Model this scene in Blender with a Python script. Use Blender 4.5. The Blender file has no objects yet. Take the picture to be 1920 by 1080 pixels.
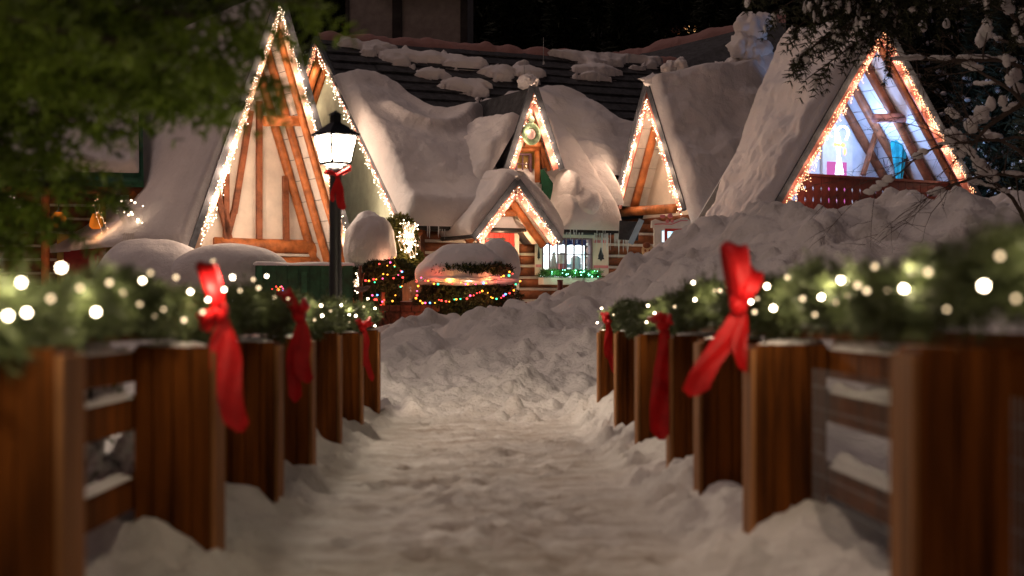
import bpy, math, random
import numpy as np
from mathutils import Vector, Matrix
R = math.radians
rnd = random.Random(7)
NR = np.random.RandomState(5)
S = bpy.context.scene
COL = S.collection
# ---------------------------------------------------------------- camera, sky, light, exposure
F, HX, HY, CZ = 3200.0, 905.0, 600.0, 1.1
cam = bpy.data.cameras.new('camera'); co = bpy.data.objects.new('camera', cam); COL.objects.link(co); S.camera = co
co.location = (0, 0, CZ); co.rotation_euler = (R(90), 0, 0)
cam.sensor_width = 36; cam.lens = 36*F/1920
cam.shift_x = (960-HX)/1920; cam.shift_y = (HY-540)/1920
cam.clip_start = 0.1; cam.clip_end = 600
cam.dof.use_dof = True; cam.dof.focus_distance = 43.0; cam.dof.aperture_fstop = 1.75
W = bpy.data.worlds.new('World'); S.world = W; W.use_nodes = True
wt = W.node_tree; wt.nodes.clear()
sky = wt.nodes.new('ShaderNodeTexSky'); sky.sky_type = 'NISHITA'; sky.sun_disc = False
sky.sun_elevation = R(32); sky.sun_rotation = R(200)
hsv = wt.nodes.new('ShaderNodeMixRGB'); hsv.blend_type = 'MULTIPLY'; hsv.inputs[0].default_value = 1
hsv.inputs[2].default_value = (1.0, .60, .50, 1)
bg = wt.nodes.new('ShaderNodeBackground'); bg.inputs[1].default_value = 0.011
wo = wt.nodes.new('ShaderNodeOutputWorld')
wt.links.new(sky.outputs[0], hsv.inputs[1]); wt.links.new(hsv.outputs[0], bg.inputs[0]); wt.links.new(bg.outputs[0], wo.inputs[0])
sl = bpy.data.lights.new('fill_glow', 'SUN'); sl.energy = 0.43; sl.angle = R(24); sl.color = (1, .74, .66)
so = bpy.data.objects.new('fill_glow', sl); COL.objects.link(so)
so.rotation_euler = Vector((-.42, .12, .90)).to_track_quat('Z', 'Y').to_euler()      # added soft fill, high from the left, keeping roofs darker than ground
S.view_settings.view_transform = 'Standard'; S.view_settings.look = 'None'; S.view_settings.exposure = 0.22; S.view_settings.gamma = 1
S.render.engine = 'CYCLES'
cy = S.cycles
cy.use_denoising = True
try: cy.denoiser = 'OPENIMAGEDENOISE'
except Exception: pass
cy.max_bounces = 5; cy.diffuse_bounces = 3; cy.glossy_bounces = 2; cy.transmission_bounces = 3; cy.transparent_max_bounces = 6
cy.sample_clamp_indirect = 2.0; cy.sample_clamp_direct = 30; cy.caustics_reflective = False; cy.caustics_refractive = False
cy.use_light_tree = True

# ---------------------------------------------------------------- helpers
def P(px, py, Y): return Vector(((px-HX)/F*Y, Y, CZ+(HY-py)/F*Y))
_perm = np.random.RandomState(3).permutation(256); _perm = np.concatenate([_perm, _perm, _perm])
def noise3(x, y, z=0.0):
    x, y, z = np.broadcast_arrays(np.asarray(x, float), np.asarray(y, float), np.asarray(z, float))
    xi, yi, zi = np.floor(x).astype(int), np.floor(y).astype(int), np.floor(z).astype(int)
    xf, yf, zf = x-xi, y-yi, z-zi
    u, v, w = [t*t*t*(t*(t*6-15)+10) for t in (xf, yf, zf)]
    def g(dx, dy, dz):
        h = _perm[_perm[_perm[(xi+dx) & 255]+((yi+dy) & 255)]+((zi+dz) & 255)]
        a = h*0.0245436926*7.13; b = ((h*37) & 255)/255.0*2-1
        s = np.sqrt(1-b*b*.8)
        return (xf-dx)*np.cos(a)*s+(yf-dy)*np.sin(a)*s+(zf-dz)*b
    l = lambda a, b, t: a+(b-a)*t
    return 1.4*l(l(l(g(0,0,0), g(1,0,0), u), l(g(0,1,0), g(1,1,0), u), v), l(l(g(0,0,1), g(1,0,1), u), l(g(0,1,1), g(1,1,1), u), v), w)
def fbm(x, y, z=0.0, o=3, billow=False):
    s = 0; a = 1; f = 1
    for i in range(o):
        n = noise3(np.asarray(x)*f+i*17.3, np.asarray(y)*f+i*9.1, np.asarray(z)*f)
        s = s+a*((1-2*np.abs(n)) if billow else n); a *= .5; f *= 2.03
    return s
def sm(t): t = np.clip(t, 0, 1); return t*t*(3-2*t)
class MB:
    def __init__(s): s.v = []; s.f = []; s.n = 0; s.av = []; s.af = []
    def add(s, v, f):
        s.v.extend([tuple(q) for q in v]); s.f.extend([tuple(i+s.n for i in q) for q in f]); s.n += len(v); return s
    def box(s, c, d, rz=0, ry=0):
        m = Matrix.Rotation(rz, 3, 'Z') @ Matrix.Rotation(ry, 3, 'Y'); c = Vector(c)
        vs = [c+m @ Vector((a*d[0]/2, b*d[1]/2, e*d[2]/2)) for a in (-1, 1) for b in (-1, 1) for e in (-1, 1)]
        return s.add(vs, [(0,1,3,2),(4,6,7,5),(0,4,5,1),(2,3,7,6),(0,2,6,4),(1,5,7,3)])
    def beam(s, a, b, w, h, side=(0,1,0)):
        a, b = Vector(a), Vector(b); d = (b-a).normalized(); sd = Vector(side); sd = (sd-d*sd.dot(d)).normalized(); up = d.cross(sd)
        vs = [p+sd*i*w/2+up*j*h/2 for p in (a, b) for i, j in ((-1,-1),(1,-1),(1,1),(-1,1))]
        return s.add(vs, [(3,2,1,0),(4,5,6,7),(0,1,5,4),(1,2,6,5),(2,3,7,6),(3,0,4,7)])
    def tube(s, pts, rad, n=8, wob=0):
        pts = [Vector(p) for p in pts]; vs = []; fs = []
        if not hasattr(rad, '__len__'): rad = [rad]*len(pts)
        ref = Vector((0, 0, 1))
        if abs((pts[-1]-pts[0]).normalized().z) > .9: ref = Vector((1, 0, 0))
        for i, p in enumerate(pts):
            d = (pts[min(i+1, len(pts)-1)]-pts[max(i-1, 0)]).normalized()
            a = d.cross(ref); a = a.normalized() if a.length > 1e-6 else Vector((1,0,0)); b = d.cross(a)
            for k in range(n):
                t = 2*math.pi*k/n; r = rad[i]*(1+(rnd.uniform(-wob, wob) if wob else 0))
                vs.append(p+a*math.cos(t)*r+b*math.sin(t)*r)
        for i in range(len(pts)-1):
            for k in range(n): fs.append((i*n+k, i*n+(k+1) % n, (i+1)*n+(k+1) % n, (i+1)*n+k))
        fs.append(tuple(range(n-1, -1, -1))); fs.append(tuple((len(pts)-1)*n+k for k in range(n)))
        return s.add(vs, fs)
    def prism(s, poly, a, b):      # poly: list of points; extruded by vectors a (front offset) and b
        n = len(poly); a, b = Vector(a), Vector(b)
        vs = [Vector(p)+a for p in poly]+[Vector(p)+b for p in poly]
        return s.add(vs, [tuple(range(n)), tuple(range(2*n-1, n-1, -1))]+[(i, i+n, (i+1) % n+n, (i+1) % n) for i in range(n)])
    def arr(s, v, f):             # numpy bulk: v (n,3), f (m,k)
        s.av.append(np.asarray(v, float)); s.af.append(np.asarray(f)+0); return s
    def build(s, name, m, parent=None, smooth=False):
        me = bpy.data.meshes.new(name)
        vs = s.v; fs = s.f
        if s.av:
            off = len(vs); V = [np.array(vs).reshape(-1, 3)] if vs else []
            fl = list(fs)
            for v, f in zip(s.av, s.af):
                V.append(v); fl.extend((f+off).tolist()); off += len(v)
            vs = np.concatenate(V).tolist(); fs = fl
        me.from_pydata(vs, [], fs); me.update()
        if smooth: me.polygons.foreach_set('use_smooth', [True]*len(me.polygons))
        for q in (m if isinstance(m, (list, tuple)) else [m]): me.materials.append(q)
        o = bpy.data.objects.new(name, me); COL.objects.link(o)
        if parent: o.parent = parent
        return o
def tag(o, label=None, cat=None, group=None, kind=None):
    for k, v in (('label', label), ('category', cat), ('group', group), ('kind', kind)):
        if v: o[k] = v
    return o
def thing(name, label, cat, loc=(0,0,0), rz=0, group=None):
    o = bpy.data.objects.new(name, None); COL.objects.link(o); o.location = loc; o.rotation_euler = (0, 0, rz); o.empty_display_size = .2
    return tag(o, label, cat, group)
class Fr:                          # a thing's own frame: x along its front, y into it, z up from its base
    def __init__(s, x, y, z0, rz): s.x, s.y, s.z0, s.rz = x, y, z0, rz; s.c, s.s = math.cos(rz), math.sin(rz)
    def X(s, px, yl=0):
        k = (px-HX)/F; return (k*(s.y+yl*s.c)-s.x+yl*s.s)/(s.c-k*s.s)
    def Z(s, py, xl, yl=0):
        Y = s.y+xl*s.s+yl*s.c; return CZ+(HY-py)/F*Y-s.z0
    def pt(s, px, py, yl=0): x = s.X(px, yl); return Vector((x, yl, s.Z(py, x, yl)))
    def thing(s, name, label, cat, group=None): return thing(name, label, cat, (s.x, s.y, s.z0), s.rz, group)
    def world(s, v): return Vector((s.x+v[0]*s.c-v[1]*s.s, s.y+v[0]*s.s+v[1]*s.c, s.z0+v[2]))

# ---------------------------------------------------------------- materials
def newmat(name):
    m = bpy.data.materials.new(name); m.use_nodes = True; nt = m.node_tree; b = nt.nodes['Principled BSDF']; return m, nt, b
def mat(name, c, rough=.6, var=.15, scale=8, bump=.15, stretch=(1,1,1), c2=None, bscale=None, spec=.3, trans=0):
    m, nt, b = newmat(name)
    tc = nt.nodes.new('ShaderNodeTexCoord'); mp = nt.nodes.new('ShaderNodeMapping'); mp.inputs[3].default_value = stretch
    nt.links.new(tc.outputs['Object'], mp.inputs[0])
    n = nt.nodes.new('ShaderNodeTexNoise'); n.inputs['Scale'].default_value = scale; n.inputs['Detail'].default_value = 6; n.inputs['Roughness'].default_value = .6
    nt.links.new(mp.outputs[0], n.inputs['Vector'])
    r = nt.nodes.new('ShaderNodeValToRGB'); r.color_ramp.elements[0].position = .32; r.color_ramp.elements[1].position = .68
    lo = c2 if c2 else tuple(x*(1-var*2) for x in c); hi = c if c2 else tuple(min(x*(1+var), 1) for x in c)
    r.color_ramp.elements[0].color = (*lo, 1); r.color_ramp.elements[1].color = (*hi, 1)
    nt.links.new(n.outputs[0], r.inputs[0]); nt.links.new(r.outputs[0], b.inputs['Base Color'])
    b.inputs['Roughness'].default_value = rough; b.inputs['Specular IOR Level'].default_value = spec
    if bump:
        n2 = nt.nodes.new('ShaderNodeTexNoise'); n2.inputs['Scale'].default_value = bscale or scale*3; n2.inputs['Detail'].default_value = 5
        nt.links.new(mp.outputs[0], n2.inputs['Vector'])
        bp = nt.nodes.new('ShaderNodeBump'); bp.inputs['Strength'].default_value = bump; bp.inputs['Distance'].default_value = .03
        nt.links.new(n2.outputs[0], bp.inputs['Height']); nt.links.new(bp.outputs[0], b.inputs['Normal'])
    return m
def emit(name, c, st, sampled=False):
    m, nt, b = newmat(name); nt.nodes.remove(b)
    e = nt.nodes.new('ShaderNodeEmission'); e.inputs[0].default_value = (*c, 1); e.inputs[1].default_value = st
    nt.links.new(e.outputs[0], nt.nodes['Material Output'].inputs[0])
    m.cycles.emission_sampling = 'AUTO' if sampled else 'NONE'
    return m
def snowmat(name, c, lump=5, fine=38, st=.5, dirt=.12, path=False):
    m, nt, b = newmat(name)
    tc = nt.nodes.new('ShaderNodeTexCoord')
    def N(s, d=5):
        n = nt.nodes.new('ShaderNodeTexNoise'); n.inputs['Scale'].default_value = s; n.inputs['Detail'].default_value = d; n.inputs['Roughness'].default_value = .65
        nt.links.new(tc.outputs['Object'], n.inputs['Vector']); return n
    a, f, g = N(lump), N(fine), N(.7)
    r = nt.nodes.new('ShaderNodeValToRGB'); r.color_ramp.elements[0].position = .35; r.color_ramp.elements[1].position = .62
    r.color_ramp.elements[0].color = (*[x*(1-dirt) for x in c], 1); r.color_ramp.elements[1].color = (*c, 1)
    nt.links.new(g.outputs[0], r.inputs[0]); nt.links.new(r.outputs[0], b.inputs['Base Color'])
    if path:       # packed dirty snow between the railings; cross streaks also paint in shadow bands
        sx = nt.nodes.new('ShaderNodeSeparateXYZ'); nt.links.new(tc.outputs['Object'], sx.inputs[0])
        ab = nt.nodes.new('ShaderNodeMath'); ab.operation = 'ABSOLUTE'; nt.links.new(sx.outputs[0], ab.inputs[0])
        mr = nt.nodes.new('ShaderNodeMapRange'); mr.inputs[1].default_value = 1.15; mr.inputs[2].default_value = .75; nt.links.new(ab.outputs[0], mr.inputs[0])
        my = nt.nodes.new('ShaderNodeMapRange'); my.inputs[1].default_value = 22; my.inputs[2].default_value = 17; nt.links.new(sx.outputs[1], my.inputs[0])
        mp = nt.nodes.new('ShaderNodeMapping'); mp.inputs[3].default_value = (1.0, 1.7, 1); nt.links.new(tc.outputs['Object'], mp.inputs[0])
        nn = nt.nodes.new('ShaderNodeTexNoise'); nn.inputs['Scale'].default_value = 1.6; nn.inputs['Detail'].default_value = 8; nn.inputs['Roughness'].default_value = .7; nt.links.new(mp.outputs[0], nn.inputs['Vector'])
        rr = nt.nodes.new('ShaderNodeMapRange'); rr.inputs[1].default_value = .38; rr.inputs[2].default_value = .62; nt.links.new(nn.outputs[0], rr.inputs[0])
        m1 = nt.nodes.new('ShaderNodeMath'); m1.operation = 'MULTIPLY'; nt.links.new(mr.outputs[0], m1.inputs[0]); nt.links.new(my.outputs[0], m1.inputs[1])
        m2 = nt.nodes.new('ShaderNodeMath'); m2.operation = 'MULTIPLY'; nt.links.new(m1.outputs[0], m2.inputs[0]); nt.links.new(rr.outputs[0], m2.inputs[1])
        mx = nt.nodes.new('ShaderNodeMixRGB'); nt.links.new(m2.outputs[0], mx.inputs[0]); nt.links.new(r.outputs[0], mx.inputs[1]); mx.inputs[2].default_value = (.40, .33, .28, 1)
        nt.links.new(mx.outputs[0], b.inputs['Base Color'])
    b.inputs['Roughness'].default_value = .7; b.inputs['Specular IOR Level'].default_value = .25
    b1 = nt.nodes.new('ShaderNodeBump'); b1.inputs['Strength'].default_value = st; b1.inputs['Distance'].default_value = .12
    b2 = nt.nodes.new('ShaderNodeBump'); b2.inputs['Strength'].default_value = st*.9; b2.inputs['Distance'].default_value = .02
    nt.links.new(a.outputs[0], b1.inputs['Height']); nt.links.new(f.outputs[0], b2.inputs['Height'])
    nt.links.new(b1.outputs[0], b2.inputs['Normal']); nt.links.new(b2.outputs[0], b.inputs['Normal'])
    return m
SNOW = snowmat('snow', (.80, .77, .76), 3.2, 24, .5)
SNOWG = snowmat('trodden_snow', (.76, .72, .69), 4.5, 30, .75, .22, True)
LOG = mat('orange_log', (.46, .15, .045), .45, .3, 3, .4, (1,1,1))
LOGD = mat('brown_log', (.22, .075, .03), .5, .3, 3, .5)
TIMB = mat('timber', (.26, .085, .035), .5, .3, 4, .3)
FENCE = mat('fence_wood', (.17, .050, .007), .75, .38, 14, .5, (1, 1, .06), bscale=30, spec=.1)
FENCE2 = mat('fence_lit_side_wood', (.36, .16, .06), .75, .3, 14, .4, (1, 1, .06), bscale=30, spec=.1)  # lighter copy of the post wood, light on path-facing sides painted in
CREAM = mat('cream_plaster', (.80, .70, .58), .8, .08, 2, .2)
WHITEB = mat('white_boards', (.74, .69, .62), .6, .1, 3, .1)
GREENW = mat('pale_green_plaster', (.48, .56, .43), .8, .1, 3, .2)
BLUEW = mat('pale_wall', (.72, .74, .80), .8, .08, 2, .2)
SLATE = mat('slate', (.055, .058, .065), .6, .3, 5, .6)
FASC = mat('dark_fascia', (.10, .11, .13), .5, .2, 6, .2)
PINKB = mat('pink_board', (.50, .18, .14), .5, .15, 5, .2)
REDP = mat('red_paint', (.62, .05, .045), .45, .12, 5, .15)
DRED = mat('dark_red_paint', (.13, .028, .022), .5, .2, 5, .2)
PINK = mat('pink_paint', (.72, .25, .27), .5, .08, 6, .1)
WHITEP = mat('white_paint', (.80, .76, .70), .5, .06, 5, .1)
YELL = mat('yellow_paint', (.62, .42, .10), .5, .1, 5, .1)
BLACK = mat('black_metal', (.012, .013, .016), .4, .2, 10, .1, spec=.5)
GREENP = mat('green_paint', (.015, .10, .05), .5, .25, 5, .2)
TEAL = mat('teal_canvas', (.02, .35, .42), .7, .2, 5, .2)
RIBBON = mat('red_ribbon', (.55, .006, .008), .55, .18, 6, .2)
CHINK = mat('chinking', (.66, .60, .52), .85, .1, 6, .3)
STONE = mat('stone', (.16, .07, .045), .8, .4, 4, .8)
BARK = mat('bark', (.06, .04, .03), .9, .3, 12, .8)
TWIG = mat('twig', (.10, .075, .06), .9, .2, 12, .4)
GREYW = mat('grey_siding', (.36, .34, .32), .7, .12, 3, .2)
DARKSIDE = mat('dark_siding', (.05, .05, .05), .7, .2, 3, .2)
FIRG = mat('fir_green', (.20, .31, .03), .6, .5, 1.6, 0, c2=(.035, .055, .01))
GARL = mat('garland_green', (.12, .15, .055), .6, .5, 9, 0, c2=(.035, .05, .018))
DFIR = mat('dark_fir', (.022, .03, .014), .8, .4, 2, 0)
SHRUB = mat('shrub_green', (.035, .055, .02), .7, .4, 6, 0)
SHRUBY = mat('yellow_green_shrub', (.20, .20, .05), .7, .4, 6, 0)
BOXG = mat('bright_garland', (.05, .22, .05), .6, .4, 9, 0)
WIRE = mat('wire', (.30, .31, .33), .4, .1, 5, 0)
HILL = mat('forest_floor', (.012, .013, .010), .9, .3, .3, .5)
ICE = mat('ice', (.72, .78, .80), .15, .08, 6, .2, spec=.6)
GOLDG = mat('biscuit', (.62, .45, .25), .7, .2, 8, .2)
def glassmat():
    m, nt, b = newmat('window_glass'); nt.nodes.remove(b)
    t = nt.nodes.new('ShaderNodeBsdfTransparent'); g = nt.nodes.new('ShaderNodeBsdfGlossy'); g.inputs['Roughness'].default_value = .05
    x = nt.nodes.new('ShaderNodeMixShader'); x.inputs[0].default_value = .08
    nt.links.new(t.outputs[0], x.inputs[1]); nt.links.new(g.outputs[0], x.inputs[2]); nt.links.new(x.outputs[0], nt.nodes['Material Output'].inputs[0]); return m
GLASS = glassmat()
def litroom(name, c1, c2, st, scale):
    m, nt, b = newmat(name); nt.nodes.remove(b)
    tc = nt.nodes.new('ShaderNodeTexCoord'); v = nt.nodes.new('ShaderNodeTexVoronoi'); v.inputs['Scale'].default_value = scale
    nt.links.new(tc.outputs['Object'], v.inputs['Vector'])
    r = nt.nodes.new('ShaderNodeValToRGB'); r.color_ramp.elements[0].color = (*c1, 1); r.color_ramp.elements[1].color = (*c2, 1)
    r.color_ramp.elements[0].position = .45; r.color_ramp.elements[1].position = .75
    sp = nt.nodes.new('ShaderNodeSeparateColor'); nt.links.new(v.outputs['Color'], sp.inputs[0]); nt.links.new(sp.outputs[0], r.inputs[0])
    e = nt.nodes.new('ShaderNodeEmission'); e.inputs[1].default_value = st
    nt.links.new(r.outputs[0], e.inputs[0]); nt.links.new(e.outputs[0], nt.nodes['Material Output'].inputs[0]); return m
ROOM = litroom('lit_room', (.9, .97, 1), (.55, .75, .78), 3.0, 5)
ROOM2 = litroom('lit_room_blue', (.75, .92, 1), (.25, .6, .75), 1.6, 4)
ROOMY = litroom('lit_room_yellow', (.95, .55, .12), (.8, .40, .06), 1.5, 4)
LAMPE = emit('lantern_glow', (1, .82, .63), 370, True)
BW = emit('bulb_warm', (1, .46, .22), 4.2)
BWW = emit('bulb_white', (1, .74, .50), 8)
BG_ = emit('bulb_garland', (1, .82, .58), 26)
BGD = emit('bulb_garland_dim', (1, .72, .42), 3.0)
BC = [emit('bulb_'+n, c, 4.5) for n, c in (('red', (1,.05,.04)), ('orange', (1,.32,.03)), ('green', (.05,.9,.35)), ('blue', (.12,.35,1)), ('rose', (1,.08,.22)))]
BGRN = emit('bulb_mint', (.25, 1, .6), 8)
CANE = emit('cane_led', (.72, .84, 1), 7)
CANEO = emit('cane_led_orange', (1, .25, .08), 5)

def lamp(loc, w, col=(1, .62, .36), rad=.06, parent=None):  # point light for bulbs, also for added wash lights without a bulb
    l = bpy.data.lights.new('bulb_or_wash_light', 'POINT'); l.energy = w; l.color = col; l.shadow_soft_size = rad
    o = bpy.data.objects.new('bulb_or_wash_light', l); COL.objects.link(o); o.location = loc
    if parent: o.parent = parent
    return o
def ico_mesh(r, name, m, sub=0):
    t = (1+5**.5)/2
    v = np.array([(-1,t,0),(1,t,0),(-1,-t,0),(1,-t,0),(0,-1,t),(0,1,t),(0,-1,-t),(0,1,-t),(t,0,-1),(t,0,1),(-t,0,-1),(-t,0,1)], float); v *= r/np.linalg.norm(v[0])
    f = [(0,11,5),(0,5,1),(0,1,7),(0,7,10),(0,10,11),(1,5,9),(5,11,4),(11,10,2),(10,7,6),(7,1,8),(3,9,4),(3,4,2),(3,2,6),(3,6,8),(3,8,9),(4,9,5),(2,4,11),(6,2,10),(8,6,7),(9,8,1)]
    me = bpy.data.meshes.new(name); me.from_pydata(v.tolist(), [], f); me.materials.append(m); me.update()
    return me, v, np.array(f)
_bulbcache = {}
def bulbs(parent, pts, m, r=.018, cap=100):
    """up to CAP bulbs as parts of their string, the rest of the bulbs as one part"""
    key = (m.name, round(r, 4))
    if key not in _bulbcache: _bulbcache[key] = ico_mesh(r, 'bulb', m)
    me, v, f = _bulbcache[key]
    for p in pts[:cap]:
        o = bpy.data.objects.new('bulb', me); COL.objects.link(o); o.parent = parent; o.location = p; k_ = rnd.uniform(.6, 1.15); o.scale = (k_, k_, k_)
    if len(pts) > cap:
        b = MB()
        for p in pts[cap:]: b.arr(v+np.array(p), f)
        tag(b.build('small_bulbs', m, parent), kind='stuff')

# ---------------------------------------------------------------- snow and roofs
def grid(nu, nv, mix=.5):
    u = np.linspace(0, 1, nu); v = np.linspace(0, 1, nv)
    u = u*(1-mix)+mix*(.5-.5*np.cos(np.pi*u)); v = v*(1-mix)+mix*(.5-.5*np.cos(np.pi*v))
    return np.meshgrid(u, v, indexing='ij')
def gfaces(nu, nv, keep=None):
    i, j = np.meshgrid(np.arange(nu-1), np.arange(nv-1), indexing='ij')
    a = i*nv+j; f = np.stack([a, a+nv, a+nv+1, a+1], -1).reshape(-1, 4)
    if keep is not None:
        k = keep.reshape(-1); f = f[k[f].any(axis=1)]
    return f
def edge(d, r): return np.sqrt(np.clip(1-(1-np.clip(d/r, 0, 1))**2, 0, 1))
def snow_slab(name, parent, A, B, C, D, T=.3, amp=.12, freq=.8, nu=90, nv=70, rad=.25, v0=None, extra=None, flare=0, seed=0, m=None, mixe=.55, streak=0, rad2=None):
    """A,B: upper corners, C,D: lower (D under A). A thick rounded blanket lying on that quad."""
    A, B, C, D = [np.array(q, float) for q in (A, B, C, D)]
    U, V = grid(nu, nv, mixe)
    p = (A*(1-U[..., None])+B*U[..., None])*(1-V[..., None])+(D*(1-U[..., None])+C*U[..., None])*V[..., None]
    n = np.cross(B-A, D-A); n /= np.linalg.norm(n)
    if n[2] < 0: n = -n
    lu = (np.linalg.norm(B-A)+np.linalg.norm(C-D))/2; lv = (np.linalg.norm(D-A)+np.linalg.norm(C-B))/2
    x, y = U*lu, V*lv
    t = T*(1+fbm(x*freq*.5+seed, y*freq*.5, seed*.7, 2)*.5)+amp*fbm(x*freq+3.1*seed, y*freq, seed, 4)
    if streak: t = t+streak*fbm(x*2.2+seed, y*.55, seed+5, 3, True)*.5
    if extra is not None: t = t+extra(x, y, U, V)
    t = np.maximum(t, .035)
    top = 0 if v0 is None else v0(x, y)
    keep = None
    dv = y-top
    e = edge(x, rad)*edge(lu-x, rad2 or rad)*edge(lv-y, rad*1.6)*(edge(dv, rad) if v0 is not None else edge(y+.15, rad))
    t = t*e
    if v0 is not None: keep = dv > 0
    q = p+n*t[..., None]
    if flare:
        h = np.array([n[0], n[1], 0]); h /= np.linalg.norm(h)
        q = q+h*(flare*(np.clip((V-.62)/.38, 0, 1)**2.2)*(1+.15*fbm(x*.7, y*.7, 4, 2))*sm(x/2.2))[..., None]
    return MB().arr(q.reshape(-1, 3), gfaces(nu, nv, keep)).build(name, m or SNOW, parent, True)
def blob(name, m, parent, c, r, amp=.12, freq=1.5, seed=0, n=48, flat=None, squash=1.0):
    th = np.linspace(0, 2*np.pi, n, endpoint=False); ph = np.linspace(0, np.pi, n//2+1)
    T_, P_ = np.meshgrid(th, ph, indexing='ij')
    d = np.stack([np.cos(T_)*np.sin(P_), np.sin(T_)*np.sin(P_), np.cos(P_)], -1)
    k = 1+amp*fbm(d[..., 0]*freq+seed, d[..., 1]*freq, d[..., 2]*freq+seed, 3)
    q = d*k[..., None]*np.array(r)+np.array(c)
    if flat is not None: q[..., 2] = np.maximum(q[..., 2], flat)
    nv = n//2+1
    i, j = np.meshgrid(np.arange(n), np.arange(nv-1), indexing='ij'); i2 = (i+1) % n
    f = np.stack([i*nv+j, i*nv+j+1, i2*nv+j+1, i2*nv+j], -1).reshape(-1, 4)
    if parent == 'mb': return q.reshape(-1, 3), f
    return MB().arr(q.reshape(-1, 3), f).build(name, m, parent, True)

def icicle_string(label, fr, a, b, group='fairy light strings along the gable edges', dens=1.0, drop=.35, m=BW, m2=None, wl=6.0, nl=6, front=-.06, col=(1,.66,.45), r=.017, cluster=None, cap=60):
    """dripping fairy lights along the edge a-b (points in the frame fr)"""
    a, b = Vector(a), Vector(b); L = (b-a).length; d = (b-a)/L
    t = fr.thing('fairy_lights', label, 'string lights', group)
    c = MB(); pts = []; pts2 = []
    c.tube([a+Vector((0, front, -.05))+d*L*i/20+Vector((0, 0, rnd.uniform(-.015, .015))) for i in range(21)], .006, 4)
    nd = int(L/.12*dens)
    for i in range(nd):
        s = (i+rnd.random())/nd
        loc = a+d*(L*s)+Vector((0, front, -.05))
        w = 1.0 if cluster is None else cluster(s)
        ln = drop*w*rnd.choice((.25, .5, .8, 1.0))*rnd.uniform(.7, 1.1)
        q = loc.copy(); ps = [q.copy()]
        k = max(1, int(ln/.07))
        for j in range(k):
            q = q+Vector((rnd.uniform(-.03, .03), rnd.uniform(-.03, .01), -ln/k)); ps.append(q.copy())
            if rnd.random() < .75: pts.append(q+Vector((rnd.uniform(-.045, .045), rnd.uniform(-.03, .0), rnd.uniform(-.02, .02))))
        c.tube(ps, .0035, 3)
        pts.append(loc+Vector((rnd.uniform(-.05, .05), -.02, rnd.uniform(-.04, .05))))
    rnd.shuffle(pts)
    c.build('cable', WHITEP, t)
    if m2:
        k = len(pts)//2; bulbs(t, pts[:k], m, r*.8, cap//2); bulbs(t, pts[k:], m2, r*.9, cap//2)
    else: bulbs(t, pts, m, r*.85, cap)
    for i in range(nl):
        s = (i+.5)/nl; w = 1 if cluster is None else cluster(s)
        lamp(a+d*(L*(.04+.84*s))+Vector((0, front-.10, -.30)), wl*w*3.7, col, .12, t)
    return t

def gable_parts(fr, t, A, Lp, Rp, depth, wall_y, rafters, soff, wallm, roofm=SLATE, thick=.12, logr=.15, inner=PINKB, fasc=FASC, barge=.26, wall=True, plank=.55, logm=None):
    """roof slopes, soffits, bargeboards, rafters and gable wall in the frame: apex A, eave ends Lp and Rp at y = A.y"""
    logm = logm or LOG
    A, Lp, Rp = Vector(A), Vector(Lp), Vector(Rp); y0 = A.y; D = Vector((0, depth, 0))
    for sgn, E in ((-1, Lp), (1, Rp)):
        d = (E-A).normalized(); n = Vector((-d.z, 0, d.x)) if sgn > 0 else Vector((d.z, 0, -d.x))
        if n.z < 0: n = -n
        o = MB()
        nn = n*thick
        o.add([A, E, E+D, A+D, A+nn, E+nn, E+nn+D, A+nn+D], [(0,3,2,1),(4,5,6,7),(0,1,5,4),(1,2,6,5),(2,3,7,6),(3,0,4,7)])
        o.build('roof', roofm, t)
        # soffit boards with gaps, just under the slope
        s = MB(); L = (E-A).length; k = int(L/plank)
        for i in range(k):
            a = A+d*(L*i/k+.008); b = A+d*(L*(i+1)/k-.008)
            s.add([a-n*.006+Vector((0,.05,0)), b-n*.006+Vector((0,.05,0)), b-n*.006+Vector((0,wall_y-y0+.3,0)), a-n*.006+Vector((0,wall_y-y0+.3,0)),
                   a-n*.03+Vector((0,.05,0)), b-n*.03+Vector((0,.05,0)), b-n*.03+Vector((0,wall_y-y0+.3,0)), a-n*.03+Vector((0,wall_y-y0+.3,0))],
                  [(0,1,2,3),(7,6,5,4),(0,4,5,1),(1,5,6,2),(2,6,7,3),(3,7,4,0)])
        s.build('soffit', soff, t)
        bb = MB(); bb.beam(A-n*(barge/2-.02)+Vector((0,-.022,0)), E-n*(barge/2-.02)+Vector((0,-.022,0)), .04, barge); bb.build('bargeboard', inner, t)
        f = MB(); f.beam(A+n*(thick*.5+.01)+Vector((0,-.045,0))-d*.05, E+n*(thick*.5+.01)+Vector((0,-.045,0))+d*.05, .09, thick+.05); f.build('roof_edge', fasc, t)
        for ry in rafters:
            g = MB(); rr = logr
            g.tube([A+d*(L*(.02+.98*i/8))-n*(rr+.035)+Vector((rnd.uniform(-.01,.01), ry-y0, rnd.uniform(-.01,.01))) for i in range(9)], [rr*rnd.uniform(.92, 1.08) for _ in range(9)], 10)
            g.build('rafter', logm, t, True)
    if wall:
        w = MB(); dz = Vector((0, wall_y-y0, 0)); lo = min(Lp.z, Rp.z)-.05
        dl = (Lp-A); dr = (Rp-A)
        fl = lambda v, z: A+v*((A.z-z)/(-v.z))+dz
        a0 = A+dz-Vector((0,0,.06)); 
        w.prism([a0, fl(dr, lo)-Vector((.04,0,0)), fl(dl, lo)+Vector((.04,0,0))], (0,0,0), (0,.12,0))
        w.build('gable_wall', wallm, t)
def timber(t, fr, pts, w=.14, d=.1, m=None, y=0):
    for a, b in pts:
        o = MB(); o.beam(a, b, d, w); o.build('timber', m or TIMB, t)
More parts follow.
